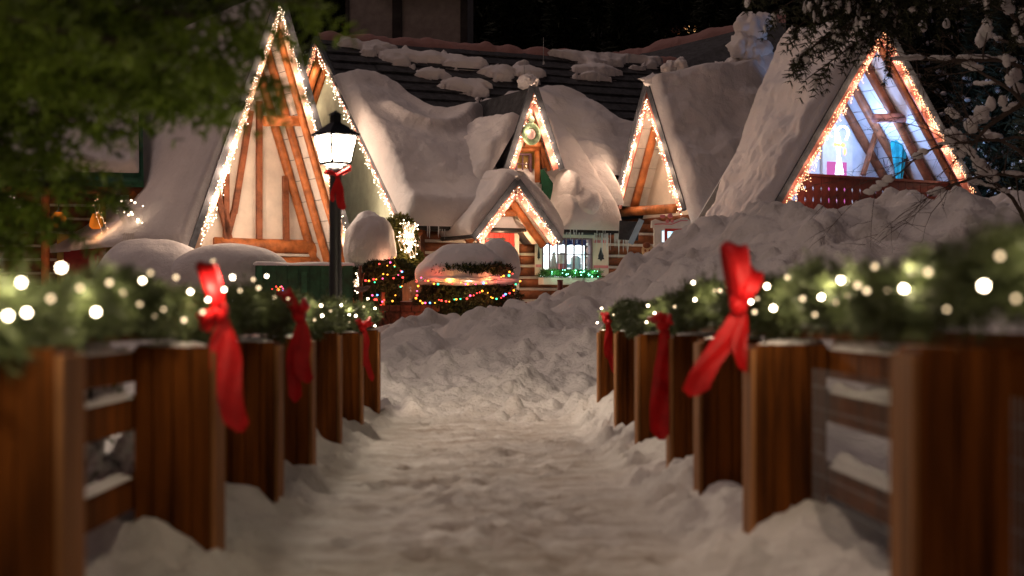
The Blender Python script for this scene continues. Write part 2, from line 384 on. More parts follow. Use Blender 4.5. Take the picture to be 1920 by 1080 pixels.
def logwall(t, x0, x1, z0, z1, y, r=.13, m=None, openings=()):
    w = MB(); c = MB(); z = z0
    k = int((z1-z0)/(2*r+.035)); st = (z1-z0)/k
    for i in range(k):
        zc = z0+(i+.5)*st
        segs = [(x0, x1)]
        for (a, b, c0, c1) in openings:
            if zc+r*.6 > c0 and zc-r*.6 < c1:
                ns = []
                for s, e in segs:
                    if a > s: ns.append((s, min(a, e)))
                    if b < e: ns.append((max(b, s), e))
                segs = [q for q in ns if q[1]-q[0] > .03]
        for s, e in segs:
            n = max(2, int((e-s)/.6)+1)
            w.tube([(s+(e-s)*j/(n-1), y+rnd.uniform(-.012, .012), zc+rnd.uniform(-.01, .01)) for j in range(n)], [r*rnd.uniform(.93, 1.05) for _ in range(n)], 12)
            c.box(((s+e)/2, y+.03, zc-st/2), (e-s, r*1.3, .07))
    w.build('log_wall', m or LOGD, t, True); c.build('chinking', CHINK, t)

# ---------------------------------------------------------------- ground
def terrain_h(x, y):
    # height of the ploughed ridge beyond the bridge, by where it crosses x
    rx = np.array([-40,-6,-3,-2.0,-1.3,-.36,.57,.98,2.0,2.94,3.56,4.4,5.3,6.75,8.7,10.5,16,40])
    rz = np.array([.7,.7,.72,.78,.95,1.04,1.33,1.55,1.68,1.98,2.45,2.82,3.08,3.26,3.40,3.36,3.2,3.5])
    xr = x*33/np.maximum(y, 15)
    rid = np.interp(x, rx, rz)
    rid = rid*.5+.5*np.interp(x+.5*noise3(x*.4, y*.3), rx, rz)
    up = np.clip((y-19.2)/(32.5-19.2), 0, 1)
    prof = up**.85*(1+.12*np.sin(up*np.pi))
    down = sm((y-34)/8)
    h = rid*prof*(1-down)+(.95+0*x)*down
    # side ground outside the bridge in front
    side = sm((np.abs(x)-1.75)/.7)*(1-sm((y-15)/6))
    h = h-side*.55
    dist = sm((y-19.5)/2.5)*(1-sm((y-35)/3))
    wx = x+.35*noise3(x*.9, y*.6, 8.8); wy = y+.5*noise3(x*.9, y*.6, 3.1)
    h = h+dist*((.22+.14*sm((y-24)/4))*fbm(wx*.8, wy*.42, 1.3, 2)+.15*fbm(wx*1.8, wy*.9, 4.4, 2)+.025*fbm(x*4.1, y*2.4, 2.2, 2)-.12*np.abs(noise3(wx*1.1+5, wy*.7)))
    h = h+dist*sm((x-1.5)/1.5)*(.16*fbm(wx*1.1+9, wy*.8, 6.4, 3)-.16*np.exp(-(noise3(wx*.9, wy*.8+4, 2.2)/.09)**2)*sm(.5+noise3(x*.6, y*.5, 9)))
    cl = sm((y-20)/1.5)*(1-sm((y-25)/2)) 
    h = h+cl*(.14*np.maximum(fbm(x*2.8, y*1.5, 9.2, 3)-.02, 0)+.06*np.maximum(fbm(x*7.5, y*4.0, 3.9, 2), 0))
    # trodden path on the bridge
    pth = 1-sm((y-19)/2)
    h = h+pth*(.013*fbm(x*1.6, y*.9, 7, 3)+.010*fbm(x*4, y*3.6, 2, 3))
    rut = np.exp(-((np.abs(x+.05)-.45)/.22)**2)
    h = h-pth*.02*rut
    # banks pushed up against the railings
    n = .5+.55*fbm(x*1.1+7, y*.9, 3.3, 3)
    ax = np.abs(x)
    bank = sm((ax-1.08)/.42)*(1-sm((ax-1.85)/.5))*np.where(x > 0, .42, .36)*np.clip(n, .25, 1.35)*np.where(y < 7.2, np.where(x < 0, .3, .75), 1)
    lmp = .09*(fbm(x*4.2, y*3.0, 5.5, 3, True)-.3)*sm((ax-.98)/.2)*(1-sm((ax-2.1)/.3))
    h = h+(bank+lmp*np.clip(n, .3, 1))*(1-sm((y-19)/2))
    # the far ground rises into an added dark hillside that hides the sky
    h = h+34*sm((y-66)/70)+sm((y-60)/20)*.5*fbm(x*.06, y*.06, 1, 3)
    return h
def lines(segs):
    out = []
    for a, b, st in segs: out.extend(np.arange(a, b, st).tolist())
    out.append(segs[-1][1]); return np.array(out)
gx = lines([(-110,-40,5), (-40,-14,1.3), (-14,-6,.25), (-6,-2.4,.1), (-2.4,5.6,.048), (5.6,13,.1), (13,20,.4), (20,40,1.5), (40,111,5)])
gy = lines([(-4,2.5,.4), (2.5,19,.055), (19,34.5,.058), (34.5,50,.4), (50,150,3)])
GX, GY = np.meshgrid(gx, gy, indexing='ij')
GZ = terrain_h(GX, GY)
fr_ = np.random.RandomState(12)
for _ in range(420):           # boot prints and kicked clods on the path
    fx, fyy = fr_.normal(0, .5), fr_.uniform(4.5, 22); an = fr_.normal(0, .35); dp = fr_.uniform(.006, .026)
    if abs(fx) > 1.05: continue
    i0, i1 = np.searchsorted(gx, [fx-.4, fx+.4]); j0, j1 = np.searchsorted(gy, [fyy-.5, fyy+.5])
    X_, Y_ = GX[i0:i1, j0:j1]-fx, GY[i0:i1, j0:j1]-fyy
    u_ = X_*math.cos(an)+Y_*math.sin(an); v_ = -X_*math.sin(an)+Y_*math.cos(an)
    d_ = (u_/.065)**2+(v_/.17)**2
    GZ[i0:i1, j0:j1] += -dp*np.exp(-d_**1.5)+dp*.6*np.exp(-((np.sqrt(d_)-1.5)/.35)**2)
for _ in range(2100):
    if _ >= 1500: fyy = fr_.uniform(27, 34); fx = fr_.uniform(-1.5, 11); r_ = fr_.uniform(.05, .26)*fr_.uniform(.5, 1)
    elif _ < 520: fx, fyy = fr_.uniform(-2, 3.2), fr_.uniform(18.5, 25.5); r_ = fr_.uniform(.04, .14)
    else: fx, fyy = fr_.choice([-1, 1, 1])*(1.02+abs(fr_.normal(0, .17))), fr_.uniform(4, 20); r_ = fr_.uniform(.025, .09)
    i0, i1 = np.searchsorted(gx, [fx-.4, fx+.4]); j0, j1 = np.searchsorted(gy, [fyy-.4, fyy+.4]); sk = fr_.uniform(-.8, .8)
    d_ = ((GX[i0:i1, j0:j1]-fx+sk*(GY[i0:i1, j0:j1]-fyy))/r_)**2+((GY[i0:i1, j0:j1]-fyy)/r_)**2
    GZ[i0:i1, j0:j1] += r_*.5*np.sqrt(np.clip(1-d_, 0, 1))
gm = MB().arr(np.stack([GX, GY, GZ], -1).reshape(-1, 3), gfaces(len(gx), len(gy)))
ground = gm.build('snow_ground', [SNOWG, HILL], None, True)
fy = np.array([p.center.y for p in ground.data.polygons]) if False else None
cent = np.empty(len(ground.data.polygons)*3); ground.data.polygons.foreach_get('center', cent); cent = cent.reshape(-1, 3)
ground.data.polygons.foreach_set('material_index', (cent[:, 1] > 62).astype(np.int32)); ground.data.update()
tag(ground, kind='structure')
def gh(x, y): return float(terrain_h(np.array([float(x)]), np.array([float(y)]))[0])

# ---------------------------------------------------------------- bridge railings
def railing(side, Ys, W0, label):
    t = thing('bridge_railing', label, 'railing', (side*W0, 4, -.1), 0, 'railings of the snowy footbridge'); ox = side*W0
    loc = lambda x, y, z: (side*x+0.0, y-4, z+.1)      # x measured outwards from the inner face
    for i, Y in enumerate(Ys):
        p = MB(); w, d = (.43 if i == 0 else .33), .28; topz = .985+rnd.uniform(-.01, .012)+(.04 if i == 0 else 0)
        nb = 4
        for k in range(nb):     # upright boards side by side with grooves
            bw = w/nb
            p.box(loc((k+.5)*bw, Y, (topz-.6)/2-.0), (bw-.008, d-rnd.uniform(0, .014), topz+.6))
        p.box(loc(w/2, Y, (topz-.6)/2-.012), (w-.012, d-.04, topz+.575))
        po = p.build('post', FENCE, t)
        c = MB(); c.box(loc(-.011, Y, (topz-.6)/2-.01), (.02, d-.012, topz+.58)); c.build('lit_side_board', FENCE2, po)  # path-facing side of the post, coloured lighter as if lit
        if i == 0: continue
        s = MB()
        v, f = blob('x', None, 'mb', loc(w/2, Y, topz), (w*.40, d*.42, .022), .3, 2, i+side, 24, topz+.1-.004); s.arr(v, f); s.build('snow_cap', SNOW, po, True)
    ends = [Ys[0]-3.2]+list(Ys)
    for i_, (a, b) in enumerate(zip(ends[:-1], ends[1:])):
        for z, h in ((.90, .13), (.70, .14), (.36, .14)):
            r = MB(); r.box(loc(.36+(.1 if i_ == 0 else 0), (a+b)/2, z), (.045, b-a, h)); r.build('rail', FENCE, t)
            n = 26; L = b-a-.3; y = np.linspace(0, 1, n); x = np.linspace(-1, 1, 9)
            Yg, Xg = np.meshgrid(y, x, indexing='ij')
            hh = (.05+.05*fbm(Yg*L*1.6+a, Xg*.5+z*9, side, 3))*(1 if side > 0 else .45)*edge(Yg*L, .1)*edge(L-Yg*L, .1)*edge(1-abs(Xg), .7)
            V = np.stack([side*(.36+(.1 if i_ == 0 else 0)+Xg*.035), a+.15+Yg*L-4, z+h/2+.1+hh-.004], -1).reshape(-1, 3)
            MB().arr(V, gfaces(n, 9)).build('rail_snow', SNOW, t, True)
    hr = MB(); L0, L1 = ends[0], Ys[-1]+.1
    hr.box(loc(.37, (L0+L1)/2, 1.035), (.16, L1-L0, .045)); hr.build('handrail', FENCE, t)
    return t
LY = [4.78, 7.45, 9.7, 11.6, 13.8, 16.3, 19.0]
RY = [5.06, 8.0, 9.9, 11.4, 13.8, 16.0, 18.4]
railing(-1, LY, 1.165, 'brown timber railing of box posts on the street lamp side of the snowy path')
railing(1, RY, 1.26, 'brown timber railing of box posts beside the snow bank, opposite the lamp')
# wire mesh behind the near right rails
t = thing('wire_mesh', 'grey welded wire mesh behind the near rails of the snow bank railing', 'wire mesh', (1.52, 3, 0))
w = MB()
for i in range(110): w.tube([(0, i*.05, -.3), (0, i*.05, .88)], .0022, 3)
for i in range(12): w.tube([(0, 0, -.3+i*.1), (0, 5.5, -.3+i*.1)], .0022, 3)
w.build('wire_grid', WIRE, t)

# ---------------------------------------------------------------- fir needles, garlands
def needles(c, d, n, ln, wd, r=NR, spread=.9):
    """n thin needle faces around points c (k,3) with axis d (k,3)"""
    k = len(c); c = np.repeat(c, n, 0); d = np.repeat(d, n, 0)
    q = r.normal(size=(k*n, 3)); q -= (q*d).sum(1)[:, None]*d; q /= np.linalg.norm(q, axis=1)[:, None]+1e-9
    a = d*r.uniform(.35, .9, (k*n, 1))+q*spread; a /= np.linalg.norm(a, axis=1)[:, None]
    s = np.cross(a, r.normal(size=(k*n, 3))); s /= np.linalg.norm(s, axis=1)[:, None]+1e-9
    L = (ln*r.uniform(.6, 1.15, k*n))[:, None]; b = c
    v = np.stack([b-s*wd/2, b+s*wd/2, b+a*L+s*wd*.18, b+a*L-s*wd*.18], 1).reshape(-1, 3)
    return v, np.arange(k*n*4).reshape(-1, 4)
def sprigs(cs, ds, length, per, ln, wd, n_needle=5, r=NR):
    """short twigs starting at cs along ds, each with needles all along"""
    k = len(cs); t = (np.arange(per)+.5)/per
    c = cs[:, None, :]+ds[:, None, :]*(t[None, :, None]*length*r.uniform(.6, 1.2, (k, 1, 1)))
    d = np.repeat(ds[:, None, :], per, 1)
    return needles(c.reshape(-1, 3), d.reshape(-1, 3), n_needle, ln, wd, r)
def garland(label, path, rad, count, bulbpts, dimpts, needle=.05, wd=.006, group='fir garlands on the bridge railings'):
    path = np.array(path, float); o0 = path[0].copy()
    t = thing('fir_garland', label, 'garland', o0, 0, group)
    seg = np.linalg.norm(np.diff(path, axis=0), axis=1); cum = np.concatenate([[0], np.cumsum(seg)])
    s = NR.uniform(0, cum[-1], count)
    pos = np.stack([np.interp(s, cum, path[:, i]) for i in range(3)], 1)
    tan = np.array([np.interp(np.clip(s+.1, 0, cum[-1]), cum, path[:, i])-np.interp(np.clip(s-.1, 0, cum[-1]), cum, path[:, i]) for i in range(3)]).T
    tan /= np.linalg.norm(tan, axis=1)[:, None]+1e-9
    q = NR.normal(size=(count, 3)); q[:, 1] *= .6; q /= np.linalg.norm(q, axis=1)[:, None]
    bump = 1+.85*noise3(s*2.6, q[:, 0]*1.4, q[:, 2]*1.4)
    st = pos+q*(rad*.35*bump)[:, None]
    d = q*.8+tan*NR.choice([-1, 1], (count, 1))*.5+np.array([0, 0, -.12]); d /= np.linalg.norm(d, axis=1)[:, None]
    v, f = sprigs(st-o0, d*bump[:, None], rad*.75, 5, needle, wd)
    MB().arr(v, f).build('needles', GARL, t)
    b = MB(); b.tube([Vector(p-o0) for p in path], rad*.12, 6); b.build('stem', BARK, t)
    bulbs(t, [Vector(np.array(p)-o0) for p in bulbpts], BG_, .0095)
    bulbs(t, [Vector(np.array(p)-o0) for p in dimpts], BGD, .009)
    for i, p in enumerate(bulbpts):
        q_ = Vector(np.array(p)-o0)+Vector((0, -.06, .04)); lamp(q_, 2.3, (1, .80, .55), .02, t)
    return t
def onside(px, py, X):           # a point at pixel column px lying on the plane x = X
    Y = X*F/(px-HX); return np.array(P(px, py, Y))
def gpath(X, y0, y1, z0, seed, zz=None):
    ys = np.arange(y0, y1, .25)
    return [(X+.03*math.sin(y*1.3+seed), y, z0+.03*math.sin(y*1.9+seed*2)+(zz(y) if zz else 0)) for y in ys]
LB = [(15,592),(50,586),(40,530),(115,502),(180,585),(267,526),(357,547),(390,562),(420,543),(436,520)]
LD = [(95,560),(282,512),(307,580),(262,570),(450,545),(400,490),(380,585),(230,550),(150,540),(475,524),(330,520),(290,592),(345,600),(205,530)]
LB2 = [(500,518),(575,573),(602,573),(604,592),(655,590),(667,592),(703,578),(703,611),(690,560),(640,572)]
LD2 = [(540,560),(590,600),(620,583),(682,575),(655,604),(676,603),(485,540),(515,558),(708,592)]
RB = [(1438,537),(1450,578),(1540,557),(1577,525),(1695,541),(1845,536),(1300,530),(1303,562),(1408,566)]
RD = [(1340,545),(1420,560),(1476,520),(1608,535),(1625,545),(1665,543),(1568,568),(1590,556),(1775,580),(1640,500),(1350,545),(1740,510),(1415,545),(1875,480),(1905,560),(1505,560),(1528,590),(1415,585)]
RB2 = [(1128,578),(1120,605),(1215,573),(1228,587),(1212,604)]
RD2 = [(1236,585),(1240,597),(1150,590),(1180,585),(1185,600),(1265,575),(1140,600)]
XL, XR = -1.33, 1.43
jit = lambda X: X*(1+rnd.uniform(-.03, .03))
garland('thick near fir garland with warm bulbs on the lamp-side railing', gpath(XL, 2.6, 10.6, 1.14, 1), .105, 2500, [onside(a, b, jit(XL)*.87) for a, b in LB], [onside(a, b, jit(XL)*.90) for a, b in LD])
garland('smaller far fir garland with bright bulbs on the railing below the street lamp', gpath(XL, 10.7, 19.3, 1.13, 2), .12, 3400, [onside(a, b, jit(XL)*.87) for a, b in LB2], [onside(a, b, jit(XL)*.90) for a, b in LD2])
garland('thick near fir garland with large bulbs on the snow bank railing', gpath(XR, 2.6, 11.8, 1.19, 3, lambda y: .03*(1-sm((y-4)/2))), .125, 2900, [onside(a, b, jit(XR)*.87) for a, b in RB], [onside(a, b, jit(XR)*.90) for a, b in RD])
garland('short fir garland with few bulbs on the far end of the snow bank railing', gpath(XR-.02, 12.4, 18.9, 1.12, 4), .125, 2600, [onside(a, b, jit(XR)*.87) for a, b in RB2], [onside(a, b, jit(XR)*.90) for a, b in RD2])

# ---------------------------------------------------------------- ribbons
def strip(b, pts, widths, wdir, curl=0.0, fold=.0):
    """a ribbon through pts, wide along wdir, slightly cupped"""
    pts = [Vector(p) for p in pts]; wdir = Vector(wdir).normalized(); n = 6; vs = []; fs = []
    for i, p in enumerate(pts):
        d = (pts[min(i+1, len(pts)-1)]-pts[max(i-1, 0)]).normalized(); nn = d.cross(wdir); nn.normalize()
        for k in range(n+1):
            s = k/n*2-1; vs.append(p+wdir*s*widths[i]/2+nn*(fold*math.sin(s*3+i*.5)*widths[i]+curl*s*s*widths[i]))
    for i in range(len(pts)-1):
        for k in range(n): a = i*(n+1)+k; fs.append((a, a+1, a+n+2, a+n+1))
    m0 = b.n; b.add(vs, fs)
def bow(label, knot, sc, tails, loops, group='red ribbon bows on the garlands', wd=(1,.15,0)):
    t = thing('ribbon_bow', label, 'bow', knot, 0, group)
    for tl in loops:
        b = MB(); (dx, dy, dz) = tl; pts = []; ws = []
        e = Vector((dx, dy, dz))*sc; side = Vector((.0, 1, 0))*sc*.22; wd2 = (-dz, .35, dx)
        for i in range(13):
            a = i/12*2*math.pi; pts.append(e*(.5-.5*math.cos(a))+side*math.sin(a)); ws.append(sc*.34*(.35+.65*abs(math.sin(a/2))))
        strip(b, pts, ws, wd2, .1, .12); b.build('loop', RIBBON, t, True)
    k = MB(); v, f = blob('k', None, 'mb', (0,0,0), (sc*.13, sc*.13, sc*.15), .2, 2, 1, 20); k.arr(v, f); k.build('knot', RIBBON, t, True)
    for tl in tails:
        b = MB(); pts = []; ws = []
        for i in range(12):
            s = i/11; e = Vector(tl[:3])*sc
            pts.append(Vector((e.x*s+.05*sc*math.sin(s*6+tl[3]), e.y*s+.06*sc*math.sin(s*5+1), e.z*(s**.9)))); ws.append(sc*tl[4]*(.35+.65*min(1, s*3))*(1 if s < .95 else .25))
        strip(b, pts, [q_*.72 for q_ in ws], wd, 0, .08); b.build('tail', RIBBON, t, True)
    return t
bow('large red bow with a long tail over the second post of the lamp-side railing', tuple(onside(412, 585, -1.13)), .30, [(.30,-.02,-1.72,.3,.50), (.02,.05,-.95,1,.40)], [(-.22,-.05,.72), (-.28,.0,-.2)])
bow('dark red bow on the railing in front of the green shed', tuple(onside(560, 590, -1.14)), .34, [(.16,0,-1.25,.4,.42), (-.12,.05,-1.6,2,.34)], [(-.3,-.05,.45), (.15,0,.25)])
bow('small red bow at the far end of the railing under the street lamp', tuple(onside(680, 612, -1.15)), .34, [(.15,0,-1.2,.6,.34), (.22,.0,-1.55,2,.24)], [(-.22,0,.18), (.25,0,.2)])
bow('largest red bow with a broad tail, glowing beside a bulb below the snow bank', tuple(onside(1385, 570, 1.20)), .36, [(-.60,-.02,-1.20,.2,.50), (.10,.05,-.9,1,.30)], [(-.08,-.05,.80), (.18,.0,.5)])
bow('red bow with one straight heavy tail midway along the railing below the snow bank', tuple(onside(1243, 605, 1.20)), .40, [(-.02,0,-1.95,.2,.50), (.10,.02,-1.2,1,.3)], [(-.2,0,.12), (.14,0,.1)])
bow('smallest red bow at the far end of the railing below the snow bank', tuple(onside(1137, 598, 1.26)), .34, [(.12,0,-1.25,.2,.36), (.26,0,-1.7,1,.26)], [(-.1,0,.2), (.2,0,-.1)])

# ---------------------------------------------------------------- street lamp
LP = P(629, 600, 17.6)
g0 = gh(LP.x-.05, 17.6)
t = thing('street_lamp', 'black street lamp with four-sided glowing lantern and red bow behind the railing', 'street lamp', (LP.x, 17.6, -.1), R(38))
zb = P(0, 300, 17.6).z+.1; zt = P(0, 250, 17.6).z+.1
zt = P(0, 254, 17.6).z+.1; zb = P(0, 306, 17.6).z+.1
p = MB(); p.tube([(0,0,0),(0,0,.25),(0,0,.3),(0,0,zb-.12),(0,0,zb-.10),(0,0,zb-.02)], [.13,.12,.068,.062,.085,.07], 20); p.build('pole', BLACK, t, True)
hw_t, hw_b = .148, .100
q = lambda h, z: [(-h,-h,z),(h,-h,z),(h,h,z),(-h,h,z)]
g = MB(); g.add(q(hw_b, zb)+q(hw_t, zt), [(0,1,5,4),(1,2,6,5),(2,3,7,6),(3,0,4,7)]); g.build('lantern_glass', LAMPE, t)
f = MB()
for i in range(4):
    a = Vector(q(hw_b+.008, zb)[i]); b = Vector(q(hw_t+.008, zt)[i]); f.beam(a, b, .022, .022)
    a2 = Vector(q(hw_b+.008, zb)[(i+1) % 4]); f.beam(a, a2, .03, .03, (0,0,1)); b2 = Vector(q(hw_t+.008, zt)[(i+1) % 4]); f.beam(b, b2, .025, .025, (0,0,1))
f.build('lantern_frame', BLACK, t)
r = MB(); r.add(q(hw_t+.035, zt-.005)+q(hw_t+.035, zt+.015)+q(.045, zt+.13), [(3,2,1,0),(0,1,5,4),(1,2,6,5),(2,3,7,6),(3,0,4,7),(4,5,9,8),(5,6,10,9),(6,7,11,10),(7,4,8,11),(8,9,10,11)])
r.build('lantern_roof', BLACK, t)
c = MB(); c.box((0,0,zt+.165), (.085,.085,.09)); c.add([(-.06,-.06,zt+.21),(.06,-.06,zt+.21),(.06,.06,zt+.21),(-.06,.06,zt+.21),(0,0,zt+.26)], [(3,2,1,0),(0,1,4),(1,2,4),(2,3,4),(3,0,4)]); c.build('finial', BLACK, t)
bow('red bow tied to the street lamp pole just under its lantern', (LP.x+.02, 17.52, CZ+(HY-330)/F*17.6), .17, [(.38,.12,-2.1,.3,.7), (-.3,.1,-1.6,1,.4)], [(-.75,.05,.25), (.85,0,.45)], group='red ribbon bows on the garlands')

# ---------------------------------------------------------------- house with the tall gable (left)
a32 = R(32)
ap = P(522, 4, 44)
f1 = Fr(ap.x, ap.y, 1.0, a32)
h1 = f1.thing('tall_gable_house', 'tall steep timber gable with cream wall and orange log rafters behind the street lamp', 'house')
A1 = f1.pt(524, 2); L1 = f1.pt(360, 470); R1 = f1.pt(684, 570)
gable_parts(f1, h1, A1, L1, R1, 7.5, 2.1, (.22, 1.15, 1.95), WHITEB, CREAM, logr=.115, barge=.2, inner=mat('pale_bargeboard', (.42,.27,.19), .6, .15, 5, .2))
def tb(fr, t, segs, y, w=.13, m=None):
    timber(t, fr, [(fr.pt(a, b, y), fr.pt(c, d, y)) for a, b, c, d in segs], w, .12, m)
tb(f1, h1, [(486,190,486,448), (535,330,537,455), (470,208,439,400), (439,395,425,448), (424,300,424,448), (398,330,430,448), (461,200,464,190)], 1.93, .15, TIMB)
b = MB(); p0 = f1.pt(495, 227, .6); p1 = f1.pt(584, 227, .6); b.tube([p0, p0.lerp(p1, .3)+Vector((0,0,.01)), p0.lerp(p1, .7), p1], .14, 12); b.build('collar_beam', LOG, h1, True)
# log base under the gable
xl0, xl1 = f1.X(405, 1.9), f1.X(690, 1.9)
z_t = f1.Z(446, f1.X(550, 1.9), 1.9)
logwall(h1, xl0, xl1, 0, z_t, 2.0, .2, LOG)
# snow on its two slopes
up = Vector((0, 0, .12))
D = Vector((0, 7.5, 0)); o_ = Vector((0, -.05, 0)); 
snow_slab('roof_snow', h1, A1+o_+up+Vector((-.06,0,0)), A1+D+up, L1+D+up, L1+o_+up+Vector((-.12,0,0)), .24, .03, .5, 90, 90, .2, flare=1.5, seed=1)
snow_slab('roof_snow', h1, A1+o_+up+Vector((.04,0,.0)), A1+D+up, R1+D+up, R1+o_+up+Vector((.02,0,0)), .05, .01, .5, 60, 60, .06, seed=2)
cl = lambda s: .8+.9*math.exp(-((s-.75)/.28)**2)
s1 = icicle_string('brightest dripping fairy lights down the tall cream gable edge away from the lamp', f1, A1+Vector((0,-.02,-.1)), f1.pt(376, 432), dens=1.6, drop=.34, m=BWW, wl=8, nl=7, r=.019, cluster=cl, cap=100)
s2 = icicle_string('fairy lights down the edge of the tall cream gable that passes behind the lantern', f1, A1+Vector((0,-.02,-.12)), f1.pt(672, 520), dens=1.2, drop=.26, m=BWW, wl=5.5, nl=7, r=.018, cap=100)
for (px, py, y, w) in ((480, 330, 1.0, 14), (560, 420, .9, 14), (520, 180, .9, 8), (430, 400, .8, 12)):
    lamp(f1.pt(px, py, y-.9), w*2.3, (1,.80,.64), .2, s1)  # added wash lights brightening the gable wall, no bulbs hang here

# ---------------------------------------------------------------- long log house with the great snow roof (centre)
r25 = R(25)
f2 = Fr(-1.93, 42.5, 1.0, r25)
h2 = f2.thing('log_shop_house', 'long log shop with deep snow roof, red door and bell-shutter window in the village centre', 'house')
ze = f2.Z(428, 0, 0); W2 = 6.5; L2 = 13.2
zr = f2.Z(78, 0, W2)
kz = (zr-ze)/W2
xE = f2.X(1158, 0)
# slopes
ro = MB(); th = .16
yc0 = 2.0; zc0 = ze+kz*yc0
def slopebox(xa_, xb_, ya_, yb_):
    za_, zb_ = ze+kz*ya_, ze+kz*yb_
    ro.add([(xa_,ya_,za_),(xb_,ya_,za_),(xb_,yb_,zb_),(xa_,yb_,zb_),(xa_,ya_,za_+th),(xb_,ya_,za_+th),(xb_,yb_,zb_+th),(xa_,yb_,zb_+th)], [(3,2,1,0),(4,5,6,7),(0,1,5,4),(1,2,6,5),(2,3,7,6),(3,0,4,7)])
slopebox(0, xE, 0, yc0-.002); slopebox(0, L2, yc0, W2); slopebox(xE+.003, xE+.55, .9, yc0-.004)
ro.add([(0,2*W2,ze),(L2,2*W2,ze),(L2,W2+.001,zr),(0,W2+.001,zr),(0,2*W2,ze+th),(L2,2*W2,ze+th),(L2,W2+.001,zr+th),(0,W2+.001,zr+th)], [(0,1,2,3),(7,6,5,4),(4,5,1,0),(5,6,2,1),(6,7,3,2),(7,4,0,3)])
ro.build('roof', SLATE, h2)
# slate courses: overlapping strips, upper part of the slope
sc = MB()
sd = Vector((0, W2, zr-ze)).normalized(); sn = Vector((0, -sd.z, sd.y)); SL = math.hypot(W2, zr-ze)
for i in range(13):
    s0 = SL-.05-i*.42; base = Vector((0, -.0, ze+th))+sd*(s0-.44)
    x = 0
    xlim = L2 if base.y > yc0 else xE
    while x < xlim-.02:
        wd = min(rnd.uniform(.8, 2.2), xlim-x); tl = rnd.uniform(-.02, .02)
        a = Vector((x+.005, 0, 0))+base+sn*(.075+tl*.5); b_ = a+Vector((wd-.01, 0, 0)); c_ = b_+sd*.46-sn*.055; d_ = a+sd*.46-sn*.055
        sc.add([a, b_, c_, d_, a-sn*.045, b_-sn*.045], [(0,1,2,3),(4,5,1,0)]); x += wd
sc.build('slate_courses', SLATE, h2)
# ridge snow, jagged and pinkish
rid = MB(); n = 160
xs = np.linspace(0, L2, n); prof = np.linspace(-1, 1, 9)
Xg, Pg = np.meshgrid(xs, prof, indexing='ij')
hh = (.10+.07*fbm(Xg*1.6, Pg*.3, 2, 3)+.05*np.abs(np.sin(Xg*2.4+np.sin(Xg)*1.3)))*edge(1-abs(Pg), .8)
V = np.stack([Xg, W2+Pg*.24, zr+th-.02-abs(Pg)*.2+hh*1.2], -1).reshape(-1, 3)
PKS = snowmat('pinkish_snow', (.36, .20, .18), 4, 20, .5)
MB().arr(V, gfaces(n, 9)).build('ridge_cap', PKS, h2, True)
# the big blanket
def uvs(px, py):                 # (x along eave, distance down from ridge) of a photographed point on the slope
    best = None
    for i in range(200):
        y = W2*i/199; x = f2.X(px, y); z = f2.Z(py, x, y); e = abs(z-(ze+kz*y))
        if best is None or e < best[0]: best = (e, x, SL*(1-i/199))
    return best[1], best[2]
edge_pts = [uvs(*q) for q in ((600,150),(655,158),(700,160),(740,172),(790,205),(835,228),(880,236),(900,215),(940,200),(985,190),(1040,160),(1080,140),(1130,150),(1200,150),(1300,150))]
ex = np.array([q[0] for q in edge_pts]); ed = np.array([q[1] for q in edge_pts])
def v0f(x, y): return np.interp(x-.0, ex, ed)+.22*fbm(x*1.1, 0*y, 3.7, 3)
arc = [uvs(*q) for q in ((735,240),(765,262),(800,275),(835,278),(868,262),(885,240))]
def arcf(x, y, U, V):
    d = np.full(x.shape, 9.0)
    for (x0, y0), (x1, y1) in zip(arc[:-1], arc[1:]):
        for k in range(6):
            s = k/6; d = np.minimum(d, np.hypot(x-(x0+(x1-x0)*s), (y-(y0+(y1-y0)*s))*1.0))
    low = np.clip((y-5.2)/3.2, 0, 1)
    ydl = W2*(1-y/SL); xa_, xb_ = f2.X(955, .3), f2.X(1056, .3)
    cut = sm((x-xa_+.15)/.3)*sm((xb_-x+.1)/.3)*sm((1.05-ydl)/.2)*sm((ydl+.3)/.3)
    return -.75*cut+.26*np.exp(-(d/.26)**2)+.20*low-.10*np.exp(-((y-np.interp(x, ex, ed)-.9)/.5)**2)
Aq = Vector((-.12, W2, zr+th)); Bq = Vector((xE+.05, W2, zr+th)); Cq = Vector((xE+.05, -.2, ze+th-.10)); Dq = Vector((-.12, -.2, ze+th-.10))
snow_slab('roof_snow', h2, Aq, Bq, Cq, Dq, .46, .11, .55, 230, 190, .34, v0=v0f, extra=arcf, seed=3, mixe=.35)
Aq = Vector((xE-.3, W2, zr+th)); Bq = Vector((L2, W2, zr+th)); Cq = Vector((L2, 1.8, ze+kz*1.8+th)); Dq = Vector((xE-.3, 1.8, ze+kz*1.8+th))
snow_slab('roof_snow', h2, Aq, Bq, Cq, Dq, .34, .13, .9, 80, 100, .3, v0=v0f, seed=8)
snow_slab('roof_snow', h2, (xE-.7,2.6,ze+kz*2.6+th), (xE+.62,2.6,ze+kz*2.6+th), (xE+.62,.75,ze+kz*.75+th), (xE-.7,.75,ze+kz*.75+th), .42, .08, 1, 50, 50, .3, seed=17)
